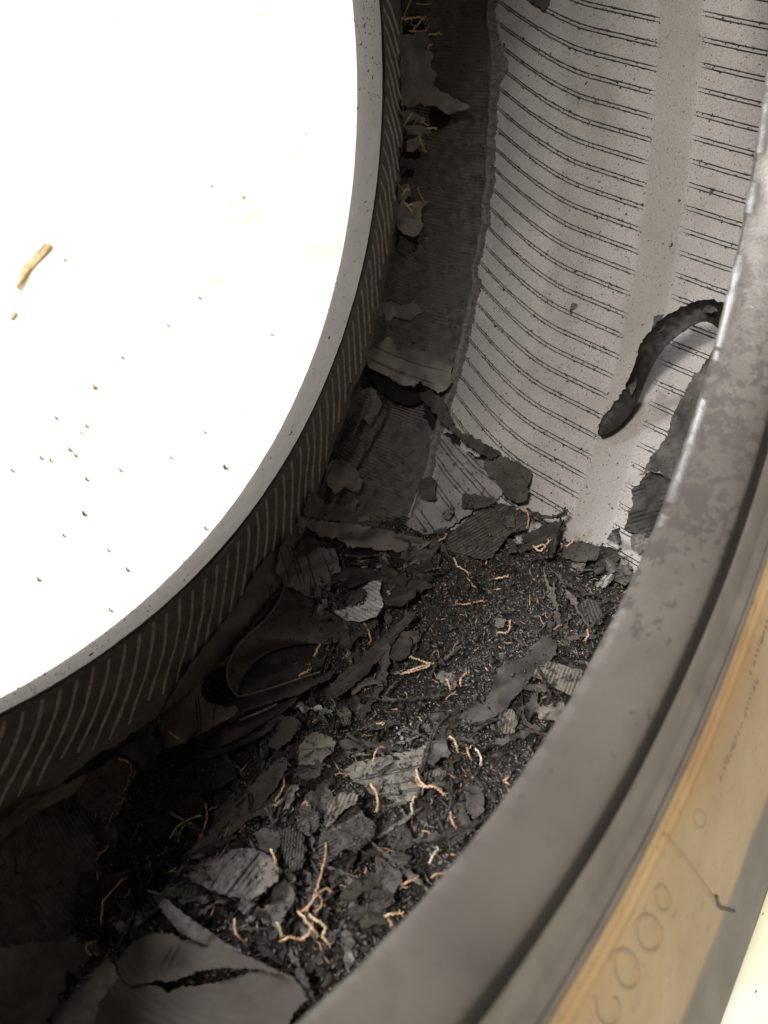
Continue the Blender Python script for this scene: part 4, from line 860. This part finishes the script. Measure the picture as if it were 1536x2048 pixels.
CO = [
 ([(911, 1207), (930, 1209), (950, 1204), (969, 1201)], 'orange cord lying level at the top of the crumb field', 0, 5),
 ([(994, 1264), (1010, 1266), (1019, 1258), (1020, 1240)], 'hook shaped orange cord standing alone in the crumb field', 0, 4),
 ([(800, 1349), (832, 1341), (860, 1330), (840, 1321), (820, 1314)], 'long folded amber cord at the left rim of the crumb field', 1, 6),
 ([(805, 1346), (840, 1334), (866, 1325)], 'amber cord doubled against the long folded cord', 1, 6),
 ([(922, 1374), (921, 1358), (931, 1346)], 'short orange cord next to the pale broken chip', 0, 5),
 ([(894, 1358), (898, 1370), (904, 1378)], 'short orange cord across the pale broken chip', 0, 8),
 ([(908, 1116), (914, 1132), (926, 1138), (940, 1150)], 'frayed pale amber cord below the leaf shaped shard', 1, 7),
 ([(1034, 1020), (1042, 1014), (1052, 1020), (1057, 1034), (1054, 1058)], 'bright orange cord hooked over the leaf shaped shard', 0, 15),
 ([(1066, 1092), (1078, 1102), (1090, 1094), (1098, 1080)], 'thick amber cord knot at the top end of the heap', 1, 13),
 ([(1070, 1096), (1084, 1090), (1094, 1100), (1086, 1108)], 'loose amber cord curl under the thick cord knot', 1, 11),
 ([(1174, 1259), (1176, 1270), (1168, 1284)], 'orange cord near the dark ribbed shard by the dusty bead', 0, 6),
 ([(1152, 1070), (1144, 1084), (1132, 1094)], 'orange cord on the broad grey shard where heap meets liner', 0, 9),
 ([(1098, 1262), (1110, 1256), (1122, 1250)], 'faint orange cord pointing at the long wavy dark strip', 0, 4),
 ([(988, 1158), (1000, 1156), (1016, 1151)], 'pale amber cord near the top of the crumb field', 1, 4),
 ([(898, 1474), (908, 1480), (913, 1494), (917, 1503)], 'bent amber cord beside the lilac angular shard', 1, 7),
 ([(832, 1540), (838, 1560), (848, 1572), (868, 1574), (892, 1592)], 'thick S shaped orange cord at the edge of the largest pale shard', 1, 9),
 ([(836, 1548), (832, 1562), (846, 1574), (866, 1571), (884, 1582)], 'orange cord twined with the thick S shaped cord', 0, 8),
 ([(746, 1524), (751, 1504), (764, 1493), (781, 1508)], 'red orange cord arching over the largest pale shard', 0, 10),
 ([(740, 1568), (752, 1584), (756, 1604), (754, 1626)], 'thin amber cord hanging off the largest pale shard', 1, 12),
 ([(900, 1620), (902, 1636), (908, 1648), (915, 1656)], 'bright orange cord between the two grey plates', 0, 8),
 ([(932, 1490), (936, 1506), (944, 1518)], 'thin orange cord left of the white curled thread', 0, 5),
 ([(951, 1498), (958, 1508), (962, 1520), (961, 1532)], 'white curled thread near the lower crumb field', 2, 6),
 ([(829, 1592), (823, 1612), (826, 1630)], 'pale upright cord below the largest pale shard', 2, 8),
 ([(652, 1676), (650, 1712), (642, 1748), (630, 1786)], 'copper cord hanging from the broad ragged shard', 0, 12),
 ([(612, 1822), (624, 1802), (640, 1784), (654, 1778), (662, 1788)], 'copper cord looped over the lower cord tangle', 0, 9),
 ([(600, 1826), (622, 1806), (630, 1788), (644, 1806), (628, 1826)], 'dark copper cord inside the lower cord tangle', 0, 7),
 ([(596, 1823), (612, 1842), (626, 1858), (638, 1876)], 'long amber cord at the bottom of the cord tangle', 1, 9),
 ([(616, 1830), (640, 1846), (650, 1856), (646, 1874), (664, 1892)], 'crooked amber cord right in the bottom cord tangle', 1, 9),
 ([(560, 1884), (578, 1876), (604, 1878)], 'amber cord lying flat left of the bottom tangle', 1, 8),
 ([(552, 1846), (560, 1860), (566, 1874)], 'orange cord above the flat amber cord', 1, 9),
 ([(604, 1880), (618, 1868), (622, 1850)], 'thin amber cord joining the bottom tangle', 1, 8),
 ([(768, 1832), (784, 1829), (802, 1823)], 'amber cord close to the dusty bead at the bottom', 1, 7),
 ([(776, 1838), (782, 1846), (784, 1852)], 'short orange cord under the amber cord by the dusty bead', 0, 7),
 ([(803, 1772), (820, 1762), (836, 1754)], 'orange cord by the grey pointed shard', 0, 8),
 ([(862, 1756), (876, 1748), (890, 1745)], 'orange cord end touching the dusty bead', 0, 7),
 ([(858, 1728), (866, 1710), (876, 1696)], 'pale thin cord near the ribbed grey shard at the lower right', 2, 7),
 ([(340, 1678), (352, 1656), (370, 1642), (402, 1630)], 'pale greenish cord over the copper loops at the left', 2, 12),
 ([(356, 1684), (362, 1660), (374, 1648), (388, 1650), (386, 1668), (376, 1690)], 'looped copper cord beneath the pale cord at the left', 0, 11),
 ([(410, 1606), (413, 1630), (408, 1656), (398, 1682)], 'thin copper cord lying on the plank like strip', 0, 12),
 ([(567, 1550), (566, 1576), (548, 1604)], 'thin brown cord along the grooved lilac shard', 0, 10),
 ([(575, 1594), (562, 1600), (548, 1614)], 'curved brown cord below the grooved lilac shard', 0, 9),
 ([(202, 1852), (203, 1826), (206, 1804), (228, 1776), (250, 1754)], 'longest orange cord bent in the dim left of the cavity', 1, 9),
 ([(194, 1722), (198, 1708), (212, 1698), (214, 1690)], 'orange cord at the dark left edge of the heap', 0, 8),
 ([(184, 1912), (173, 1900), (176, 1888), (188, 1884)], 'curled amber cord alone at the lower left', 1, 9),
 ([(188, 1908), (200, 1912), (208, 1908)], 'small amber cord scrap next to the curled cord', 1, 9),
 ([(218, 1846), (230, 1836), (244, 1844), (238, 1850), (226, 1848)], 'reddish cord clump in the dim left', 0, 8),
 ([(469, 1838), (470, 1858), (478, 1876), (492, 1882)], 'brown cord below the bark like shard', 0, 9),
 ([(541, 1700), (548, 1712), (552, 1728)], 'yellowish cord between the dark angular and bark like shards', 1, 14),
 ([(604, 1612), (612, 1602), (618, 1612)], 'small orange cord near the frayed ribbed shard', 1, 9),
 ([(336, 1462), (350, 1474), (364, 1483)], 'orange cord end poking from under the torn liner', 0, 16),
 ([(236, 1518), (250, 1520), (256, 1524)], 'orange cord end on the frayed black tongue', 0, 18),
 ([(752, 1446), (770, 1448)], 'tiny amber cord scrap in the middle of the heap', 1, 8),
 ([(806, 36), (812, 22), (818, 8), (822, -4)], 'copper cord rising at the very top of the torn strip', 0, 8),
 ([(802, 38), (820, 36), (836, 34), (848, 36)], 'orange cord crossing the cords at the top of the torn strip', 1, 9),
 ([(824, 60), (834, 50), (842, 40), (850, 32)], 'bright orange cord slanting near the top of the torn strip', 1, 9),
 ([(818, 62), (836, 62), (852, 60), (858, 48), (852, 40)], 'thin cord ring under the bright slanting cord', 0, 8),
 ([(856, 70), (868, 68), (881, 66)], 'short level cord sticking out of the torn strip', 1, 10),
 ([(856, 98), (858, 90), (862, 88)], 'tiny cord end at the notch of the ragged shred', 1, 9),
 ([(808, 254), (814, 240), (824, 226)], 'cord in front of the upper small shreds', 1, 8),
 ([(854, 258), (864, 255), (872, 257)], 'cord tip poking right out of the small shreds', 1, 9),
 ([(836, 272), (842, 284), (848, 300)], 'amber cord hanging below the small shreds', 1, 9),
 ([(838, 282), (846, 294), (852, 304)], 'second strand beside the hanging amber cord', 0, 9),
 ([(804, 392), (810, 380), (816, 378)], 'cord curl above the dark curled shred', 1, 8),
 ([(806, 404), (816, 412), (824, 424)], 'forked orange cord on the dark curled shred', 1, 9),
 ([(812, 412), (822, 408), (826, 410)], 'tiny fork of cord beside the forked orange cord', 1, 9),
 ([(876, 1082), (888, 1076), (892, 1068)], 'brown cord tuft below the lilac liner piece', 0, 8),
 ([(728, 1246), (736, 1262), (742, 1278), (738, 1290)], 'thin brown cord curving under the bright corrugated shard', 0, 10),
 ([(640, 1288), (634, 1300), (628, 1314)], 'thin amber cord at the mouth of the scroll', 1, 14),
 ([(598, 1352), (610, 1345), (620, 1338)], 'amber cord lying inside the scroll', 1, 14),
]
for px, lab, mi, lf in CO: cord(px, lab, (M_CORD, M_CORD2, M_CORD3)[mi], lift=lf, rad_=.00035 if mi != 1 else .00040)
def stick(px, label, r_=.0009, m=None, lift=9):
    P = []
    for x, y in px: p, _, t = hit(x, y); P.append(CAMP+ray(x, y)*(t-.001*lift))
    P = np.array(P); o = P.mean(0); ob = link('rubber_stick', cord_mesh('rubber_stick', P-o, r_, m or M_BLACK, twist=.12, fray=False, seed=3), None, o); setp(ob, label, 'rubber sliver')
stick([(1050, 1022), (1078, 1032), (1108, 1034), (1126, 1030), (1132, 1018)], 'thin black stick along the top end of the heap', .0011, lift=15)
stick([(1124, 1040), (1118, 1066), (1106, 1096), (1098, 1118)], 'black stick slanting down at the end of the thin black stick', .0016, lift=10)
stick([(862, 1482), (870, 1462), (884, 1442), (905, 1426), (922, 1416)], 'thin bent black sliver rising above the lilac angular shard', .0007, lift=8)
stick([(840, 1544), (850, 1516), (856, 1492), (862, 1482)], 'thin grey sliver at the edge of the largest pale shard', .0007, M_GREY, lift=11)
stick([(1036, 1452), (1060, 1462), (1090, 1470), (1110, 1474)], 'thin curved sliver right of the bright ribbed chip', .0006, M_GREY, lift=7)
stick([(1034, 1440), (1040, 1420), (1050, 1412), (1046, 1430), (1060, 1452), (1084, 1462)], 'looped thin sliver right of the bright ribbed chip', .0006, M_GREY, lift=8)
stick([(252, 1702), (272, 1730), (278, 1770), (284, 1800)], 'long grey sliver in the dim left of the heap', .0012, M_GREY, lift=9)
stick([(898, 1560), (904, 1600), (900, 1624)], 'dark sliver above the bright orange cord between the plates', .0008, M_BLACK, lift=9)

# ---------------------------------------------------------------- small loose shards, one object each, copied from a few kinds
def small_proto(seed, size, m, corr, el_=None):
    r = random.Random(seed); n = r.randint(4, 6); el = el_ or r.uniform(1, 3.6)
    base = [(cos(2*PI*i/n+r.uniform(-.3, .3))*size*r.uniform(.55, 1.1)*el**.5, sin(2*PI*i/n+r.uniform(-.3, .3))*size*r.uniform(.55, 1.1)/el**.5) for i in range(n)]
    k = 1/.00023
    bp = jagged([(x*k, y*k) for x, y in base], 4, 4.2, seed); pts = list(bp)
    xs = [p[0] for p in bp]; ys = [p[1] for p in bp]; y = min(ys)
    st = 5 if not corr else 2.6
    if corr:
        hp = k/1800; x = math.floor(min(xs)/hp)*hp
        while x < max(xs):
            y = min(ys)
            while y < max(ys):
                if inside(bp, x, y): pts.append((x, y))
                y += 3
            x += hp
    else:
      while y < max(ys):
        x = min(xs)
        while x < max(xs):
            q = (x+(r.random()-.5)*st*.5, y+(r.random()-.5)*st*.5)
            if inside(bp, *q): pts.append(q)
            x += st
        y += st
    vs, es, fs, *_ = delaunay_2d_cdt([Vector(p) for p in pts], [], [list(range(len(bp)))], 1, 1e-4)
    cu = r.uniform(-60, 90) if not el_ else r.uniform(-20, 25); th = r.uniform(.0004, .0009); V = []; B = []
    ang = r.uniform(0, PI)
    for v in vs:
        x, y = v[0]/k, v[1]/k; q = x*cos(ang)+y*sin(ang)
        z = cu*q*q+.0005*noise.noise(Vector((x*300, y*300, seed)))
        if corr: z += corr*abs(((x*900) % 1)*2-1)
        V.append((x, y, z)); B.append((x, y, z-th))
    n = len(V); F = [list(f) for f in fs]; cnt = {}
    for f in F:
        a, b, c = V[f[0]], V[f[1]], V[f[2]]
        if (b[0]-a[0])*(c[1]-a[1])-(b[1]-a[1])*(c[0]-a[0]) < 0: f.reverse()
        for i in range(len(f)): cnt[(f[i], f[(i+1) % len(f)])] = 1
    rim = [[b, a, a+n, b+n] for (a, b) in cnt if (b, a) not in cnt]
    return raw_mesh('rubber_shard', V+B, F+[[i+n for i in f[::-1]] for f in F]+rim, m, sharp=45)
MS = [M_BLACK, M_BLACK, M_GREY, M_BLACK, M_CRUMB, M_CRUMB, M_LILAC, M_BLACK, M_GREY, M_BLACK, M_CRUMB, M_BLACK, M_EDGE, M_CRUMB]
PRO = [small_proto(100+i, random.uniform(.0030, .0072), MS[i % 14], (.0005 if i % 3 == 0 else 0)) for i in range(28)]
ZONES = [([(600, 1420), (860, 1380), (960, 1500), (960, 1640), (800, 1800), (640, 1990), (430, 1880), (180, 1900), (120, 1740), (300, 1600), (420, 1500)], 165),
         ([(860, 1120), (1060, 1060), (1130, 1080), (1260, 1110), (1180, 1320), (1060, 1500), (900, 1450), (780, 1420), (760, 1300), (840, 1200)], 35),
         ([(600, 1160), (760, 1120), (900, 1060), (880, 1160), (800, 1250), (700, 1400), (560, 1420), (660, 1300)], 30)]
LMS = [((640, 1500), 'pale oval shard'), ((770, 1555), 'largest pale flat shard'), ((690, 1650), 'broad ragged shard'), ((470, 1750), 'large bark like shard'), ((470, 1620), 'plank like strip'), ((715, 1205), 'bright corrugated shard'),
       ((1030, 1370), 'long wavy dark strip'), ((960, 1065), 'leaf shaped shard'), ((1110, 1355), 'light grey ribbed shard'), ((630, 1840), 'lower cord tangle'), ((560, 1460), 'two lobed grey shard'), ((730, 1320), 'blade shaped shard'),
       ((950, 1610), 'grey plate shards'), ((370, 1590), 'frayed squarish shard'), ((1215, 1112), 'round ribbed shard'), ((370, 1665), 'looped copper cords'), ((420, 1940), 'dark gash'), ((780, 1720), 'grooved black shards'), ((1010, 1255), 'hook shaped orange cord'), ((835, 1335), 'long folded amber cord'), ((500, 1330), 'scroll mouth'), ((240, 1790), 'longest bent orange cord'), ((568, 1800), 'half disc shard')]
def near(x, y):
    (lx, ly), nm = min(LMS, key=lambda q: (q[0][0]-x)**2+(q[0][1]-y)**2); dx, dy = x-lx, y-ly
    if abs(dx) < 22 and abs(dy) < 22: return 'right at the '+nm
    far = '' if math.hypot(dx, dy) < 75 else 'some way '
    side = ('above' if dy < 0 else 'below') if abs(dy) > 2*abs(dx) else ('left of' if dx < 0 else 'right of') if abs(dx) > 2*abs(dy) else ('upper ' if dy < 0 else 'lower ')+('left of' if dx < 0 else 'right of')
    return far+side+' the '+nm
NM = {'black torn rubber': 'black', 'grey dusty rubber': 'dark grey', 'rubber crumb': 'sooty', 'lilac grey rubber': 'lilac grey', 'pale dusty rubber': 'pale', 'torn rubber edge': 'tan grey'}
def orient(nrm, rz, tilt):
    z = Vector(nrm).normalized(); t = Vector((random.gauss(0, 1), random.gauss(0, 1), random.gauss(0, 1)))*tilt; z = (z+t).normalized()
    return z.to_track_quat('Z', 'Y').to_matrix().to_4x4() @ Matrix.Rotation(rz, 4, 'Z')
cnt = 0
for poly, num in ZONES:
    xs = [p[0] for p in poly]; ys = [p[1] for p in poly]; k = 0
    while k < num:
        x, y = random.uniform(min(xs), max(xs)), random.uniform(min(ys), max(ys))
        if not inside(poly, x, y): continue
        p, n, t = hit(x, y); i = random.randrange(28); s = random.choice([.5, .6, .7, .8, 1, 1.25])
        if num == 35 and random.random() < .8: s *= .6
        o = bpy.data.objects.new('rubber_shard', PRO[i]); COL.objects.link(o)
        o.matrix_world = M @ Matrix.Translation(p+n*random.uniform(.0008, .0045)) @ orient(n, random.uniform(0, 6.28), .38) @ Matrix.Scale(s, 4)
        setp(o, ('tiny ' if s < .65 else 'small ')+NM[PRO[i].materials[0].name]+(' ribbed' if i % 3 == 0 else '')+' shard '+near(x, y), 'rubber shard', 'small torn shards lying all over the heap'); k += 1
# thin splinters
SPL = [small_proto(300+i, random.uniform(.0028, .0052), (M_BLACK, M_CRUMB, M_GREY, M_BLACK, M_EDGE)[i % 5], 0, el_=random.uniform(7, 14)) for i in range(12)]
for poly, num in ((ZONES[0][0], 150), (ZONES[1][0], 60), (ZONES[2][0], 60)):
    xs = [p[0] for p in poly]; ys = [p[1] for p in poly]; k = 0
    while k < num:
        x, y = random.uniform(min(xs), max(xs)), random.uniform(min(ys), max(ys))
        if not inside(poly, x, y): continue
        p, n, t = hit(x, y); i = random.randrange(12); s = random.choice([.5, .7, .9, 1.15]); o = bpy.data.objects.new('rubber_splinter', SPL[i]); COL.objects.link(o)
        o.matrix_world = M @ Matrix.Translation(p+n*random.uniform(.001, .007)) @ orient(n, random.uniform(0, 6.28), .45) @ Matrix.Scale(s, 4)
        setp(o, ('short ' if s < .8 else 'longer ')+NM[SPL[i].materials[0].name]+' thin splinter '+near(x, y), 'rubber splinter', 'thin rubber splinters scattered through the heap'); k += 1
# short cord scraps
def scrap(seed, L, m):
    r = random.Random(seed); p = Vector((0, 0, 0)); d = Vector((1, 0, 0)); pts = [p.copy()]
    for i in range(4): d = (d+Vector((r.gauss(0, .5), r.gauss(0, .5), r.gauss(0, .18)))).normalized(); p = p+d*L/4; pts.append(p.copy())
    c = sum(pts, Vector())/5
    return cord_mesh('cord_scrap', [q-c for q in pts], .00026, m, seed=seed)
CP = [scrap(i, random.uniform(.004, .011), (M_CORD, M_CORD, M_CORD2)[i % 3]) for i in range(12)]
ZC = [([(560, 1440), (860, 1380), (960, 1500), (960, 1640), (800, 1800), (640, 1920), (430, 1860), (240, 1820), (300, 1640), (420, 1500)], 80), ([(880, 1140), (1060, 1080), (1240, 1140), (1180, 1320), (1060, 1500), (900, 1450), (780, 1420), (860, 1200)], 16), ([(640, 1280), (760, 1240), (760, 1400), (560, 1470)], 10)]
for poly, num in ZC:
    xs = [p[0] for p in poly]; ys = [p[1] for p in poly]; k = 0
    while k < num:
        x, y = random.uniform(min(xs), max(xs)), random.uniform(min(ys), max(ys))
        if not inside(poly, x, y): continue
        p, n, t = hit(x, y); me_ = random.choice(CP); sc_ = random.choice([.35, .45, .6, .8]); o = bpy.data.objects.new('cord_scrap', me_); COL.objects.link(o)
        o.matrix_world = M @ Matrix.Translation(p+n*random.uniform(.0015, .006)) @ orient(n, random.uniform(0, 6.28), .3) @ Matrix.Scale(sc_, 4)
        setp(o, ('tiny ' if sc_ < .5 else 'short ')+('amber' if me_.materials[0] == M_CORD2 else 'copper brown')+' cord scrap '+near(x, y), 'cord', 'short cord scraps strewn through the heap'); k += 1
for (cx, cy, num, wh) in ((832, 36, 7, 'at the very top of the torn strip'), (836, 262, 6, 'among the small shreds high on the torn strip'), (812, 398, 5, 'near the dark curled shred on the torn strip')):
    for i in range(num):
        x, y = cx+random.gauss(0, 13), cy+random.gauss(0, 17); p, n, t = hit(x, y); me_ = random.choice(CP); o = bpy.data.objects.new('cord_scrap', me_); COL.objects.link(o)
        o.matrix_world = M @ Matrix.Translation(Vector(CAMP+ray(x, y)*(t-.006))) @ orient(n, random.uniform(0, 6.28), .6) @ Matrix.Scale(random.choice([.6, .8, 1]), 4)
        setp(o, ('amber' if me_.materials[0] == M_CORD2 else 'copper brown')+' cord thread hanging '+wh, 'cord', 'cord threads '+wh)
# a few cord ends sticking out of the frayed tongue
for i, (x, y) in enumerate([(262, 1540), (258, 1556), (254, 1570), (248, 1582), (268, 1548), (244, 1596), (240, 1606), (222, 1634), (206, 1640), (190, 1632)]):
    p, _, t = hit(x, y); d = ray(x, y); o = link('cord_end', CP[i % 12], tyre, Vector(CAMP+d*(t-.0135))); o.rotation_euler = (0, random.uniform(-.4, .4)+1.0, 0); o.scale = (.5, .5, .5)

# ---------------------------------------------------------------- crumbs: the stuff between
def crumb_cloud(name, n, m, smin, smax, elong, sampler, label, cat, flat=1):
    base = np.array([(1, 0, 0), (-1, .2, 0), (0, 1, .2), (0, -1, 0), (0, .1, 1), (.1, 0, -1)], float)
    tri = np.array([(0, 2, 4), (2, 1, 4), (1, 3, 4), (3, 0, 4), (2, 0, 5), (1, 2, 5), (3, 1, 5), (0, 3, 5)])
    C_ = np.array([sampler() for _ in range(n)]); s = smin*(smax/smin)**(rng.random(n)**2.2)
    sc = np.stack([s*(1+elong*rng.random(n)**3*3), s*rng.uniform(.5, 1.1, n), s*rng.uniform(.35, .9, n)*flat], 1)
    q = rng.normal(size=(n, 4)); q /= np.linalg.norm(q, axis=1)[:, None]; w, x, y, z = q.T
    Rm = np.stack([np.stack([1-2*(y*y+z*z), 2*(x*y-z*w), 2*(x*z+y*w)], 1), np.stack([2*(x*y+z*w), 1-2*(x*x+z*z), 2*(y*z-x*w)], 1), np.stack([2*(x*z-y*w), 2*(y*z+x*w), 1-2*(x*x+y*y)], 1)], 1)
    loc = base[None]*(1+rng.uniform(-.3, .3, (n, 6, 1)))*sc[:, None, :]
    V = np.einsum('nij,nkj->nki', Rm, loc)+C_[:, None, :]
    F = (tri[None]+np.arange(n)[:, None, None]*6).reshape(-1, 3)
    me = bpy.data.meshes.new(name); me.vertices.add(n*6); me.vertices.foreach_set('co', V.reshape(-1)); me.loops.add(len(F)*3); me.loops.foreach_set('vertex_index', F.reshape(-1).astype(np.int32))
    me.polygons.add(len(F)); me.polygons.foreach_set('loop_start', np.arange(0, len(F)*3, 3, dtype=np.int32)); me.update(calc_edges=True); me.materials.append(m)
    return setp(link(name, me), label, cat, kind='stuff')
def on_heap():
    while 1:
        A = random.uniform(46, 104.5); y = random.uniform(-.09, .112)
        if A > 102.2 and random.random() < .6: continue
        return pos(A, y, heap_r(A, y)-random.uniform(-.0003, .0009))
crumb_cloud('rubber_crumbs', 85000, M_CRUMB, .0002, .0014, 1.0, on_heap, 'black rubber crumbs covering the heap in the bottom of the tyre', 'rubber crumbs')
crumb_cloud('rubber_flakes', 5000, M_BLACK, .0007, .0030, .9, on_heap, 'small black rubber flakes lying thick between the crumbs', 'rubber flakes', flat=.3)
crumb_cloud('pale_crumbs', 7500, M_PALE, .00022, .0011, 1.0, on_heap, 'pale grey specks of rubber mixed through the crumbs', 'rubber crumbs')
crumb_cloud('cord_fluff', 3000, M_CORD, .00018, .0007, 3.0, on_heap, 'fine copper cord fluff mixed through the crumbs', 'cord fluff')
def on_shards():
    p = random.choice(DUST); return (p[0]+random.gauss(0, .0006), p[1]+random.gauss(0, .0006), p[2]+random.gauss(0, .0006))
crumb_cloud('settled_dust', 6000, M_CRUMB, .00015, .0007, 1.0, on_shards, 'black dust and crumbs settled on the loose shards', 'rubber dust')
crumb_cloud('settled_pale_dust', 1500, M_EDGE, .00013, .0005, 1.0, on_shards, 'pale dust specks settled on the loose shards', 'rubber dust')
def on_tread():
    y = random.uniform(-.078, .078); A = 103+43*random.random()**1.7; return tread_pt(A, y, .0001)
crumb_cloud('liner_specks', 900, M_CRUMB, .00018, .0007, .5, on_tread, 'fine black specks sprinkled on the pale liner', 'rubber specks')
def on_bead():
    A = random.uniform(55, 150)
    while random.random() > (.25 if 75 < A < 138 else 1): A = random.uniform(50, 150)
    s = random.random(); y = .0795+.019*s; x, _, z = pos(A, y, .22); r = float(np.interp(y, BEADF[:5, 0], BEADF[:5, 1])); return pos(A, y, r-.0001)
crumb_cloud('bead_specks', 550, M_CRUMB, .00018, .0006, .6, on_bead, 'fine black specks stuck to the far bead', 'rubber specks')
for x, y, s, lab in ((1427, 383, 7, 'black crumb standing on the pale liner at the upper right'), (1148, 616, 8, 'dark crumb on a vent line in the middle of the pale liner'), (1346, 491, 4, 'tiny crumb on the smooth band of the pale liner'), (1236, 1060, 9, 'black crumb on the pale liner just above the heap'), (1406, 782, 8, 'grey crumb on the edge of the dusty bead at the right')):
    p, n, t = hit(x, y)
    me = small_proto(int(x), s*.00026, M_CRUMB, 0); o = bpy.data.objects.new('rubber_crumb', me); COL.objects.link(o)
    o.matrix_world = M @ Matrix.Translation(p+n*.001) @ orient(n, x, .4); setp(o, lab, 'rubber crumb')

# ---------------------------------------------------------------- moulding on the outer sidewall
YS = np.array([p[0] for p in NSIDE]); RS = np.array([p[1] for p in NSIDE])
def side_y(r): return float(np.interp(r, RS[20:], YS[20:]))
def side_hit(px, py):
    d = ray(px, py); t = (-.109-CAMP[1])/d[1]
    for _ in range(12):
        X = CAMP+d*t; y = side_y(math.hypot(X[0], X[2])); t = (y-CAMP[1])/d[1]
    X = CAMP+d*t; return math.hypot(X[0], X[2]), math.degrees(math.atan2(X[0], -X[2])), X
def letter(pxs, closed=False, w=.0008, h=.00022, lab=None, m=None):
    P = []
    Q = [Vector(side_hit(*q)[2]) for q in pxs]
    if closed: Q.append(Q[0])
    D = []
    for a, b in zip(Q[:-1], Q[1:]):
        k = max(1, int((b-a).length/.0006)); D += [a+(b-a)*i/k for i in range(k)]
    D.append(Q[-1])
    D = [Vector((v.x, side_y(math.hypot(v.x, v.z)), v.z)) for v in D]
    o = sum(D, Vector())/len(D)
    e = [w]*len(D)
    if not closed: e[0] = w*.4; e[-1] = w*.4
    return setp(link('raised_letter', strip_mesh('raised_letter', [v-o for v in D], e, h, m or M_LETTER, [Vector((0, -1, 0))]*len(D)), tyre, o), lab)
def oval(cx, cy, a, b, rot, n=22, t0=0, t1=2*PI): return [(cx+a*cos(t)*cos(rot)-b*sin(t)*sin(rot), cy+a*cos(t)*sin(rot)+b*sin(t)*cos(rot)) for t in np.linspace(t0, t1, n)]
letter(oval(1252, 1940, 24, 40, -.22), lab='lower large raised numeral 0')
letter(oval(1297, 1868, 25, 37, -.22), lab='upper large raised numeral 0')
letter(oval(1213, 2016, 24, 40, -.22, t0=-.4, t1=3.9), lab='partly worn lowest raised numeral 0')
letter(oval(1324, 1798, 15, 26, -.2, n=18), lab='small raised letter o'); letter(oval(1398, 1638, 12, 18, -.2, n=18), lab='smallest raised letter o')
letter([(1326, 1668), (1345, 1690), (1372, 1722), (1400, 1760), (1424, 1794), (1432, 1806)], w=.0012, h=.00018, lab='slanting raised line')
letter([(1431, 1790), (1434, 1806), (1442, 1816), (1462, 1820)], w=.0008, h=.0006, m=M_TREAD)
def text_word(s, r0, A0_, size):
    """raised small print running along the sidewall"""
    cu = bpy.data.curves.new('t', 'FONT'); cu.body = s; cu.size = size; cu.extrude = .00025; cu.space_character = 1.15; ob = bpy.data.objects.new('t', cu); COL.objects.link(ob)
    dg = bpy.context.evaluated_depsgraph_get(); dg.update(); me = bpy.data.meshes.new_from_object(ob.evaluated_get(dg)); bpy.data.objects.remove(ob)
    V = [v.co.copy() for v in me.vertices]; out = []
    for v in V:
        A = A0_+math.degrees(v.x/r0); r = r0-v.y; a = rad(A); out.append(Vector((r*sin(a), side_y(r)-v.z-.0001, -r*cos(a))))
    o = sum(out, Vector())/len(out)
    for v, q in zip(me.vertices, out): v.co = q-o
    me.materials.clear(); me.materials.append(M_LETTER2); me.name = 'raised_print'; link('raised_print', me, tyre, o)
M_LETTER2 = mat('raised print', (.21, .145, .10), .5, dark=(.16, .11, .08), nscale=120)
for word, (x, y) in (('ATS', (1440, 1563)), ('UMD', (1453, 1532)), ('Y 1', (1466, 1500)), ('+', (1481, 1462)), ('2UWR', (1488, 1437)), ('+ 4', (1505, 1395)), ('/ 2TREAD', (1500, 1350))):
    r_, A_, X = side_hit(x, y); text_word(word, r_, A_, .0042)
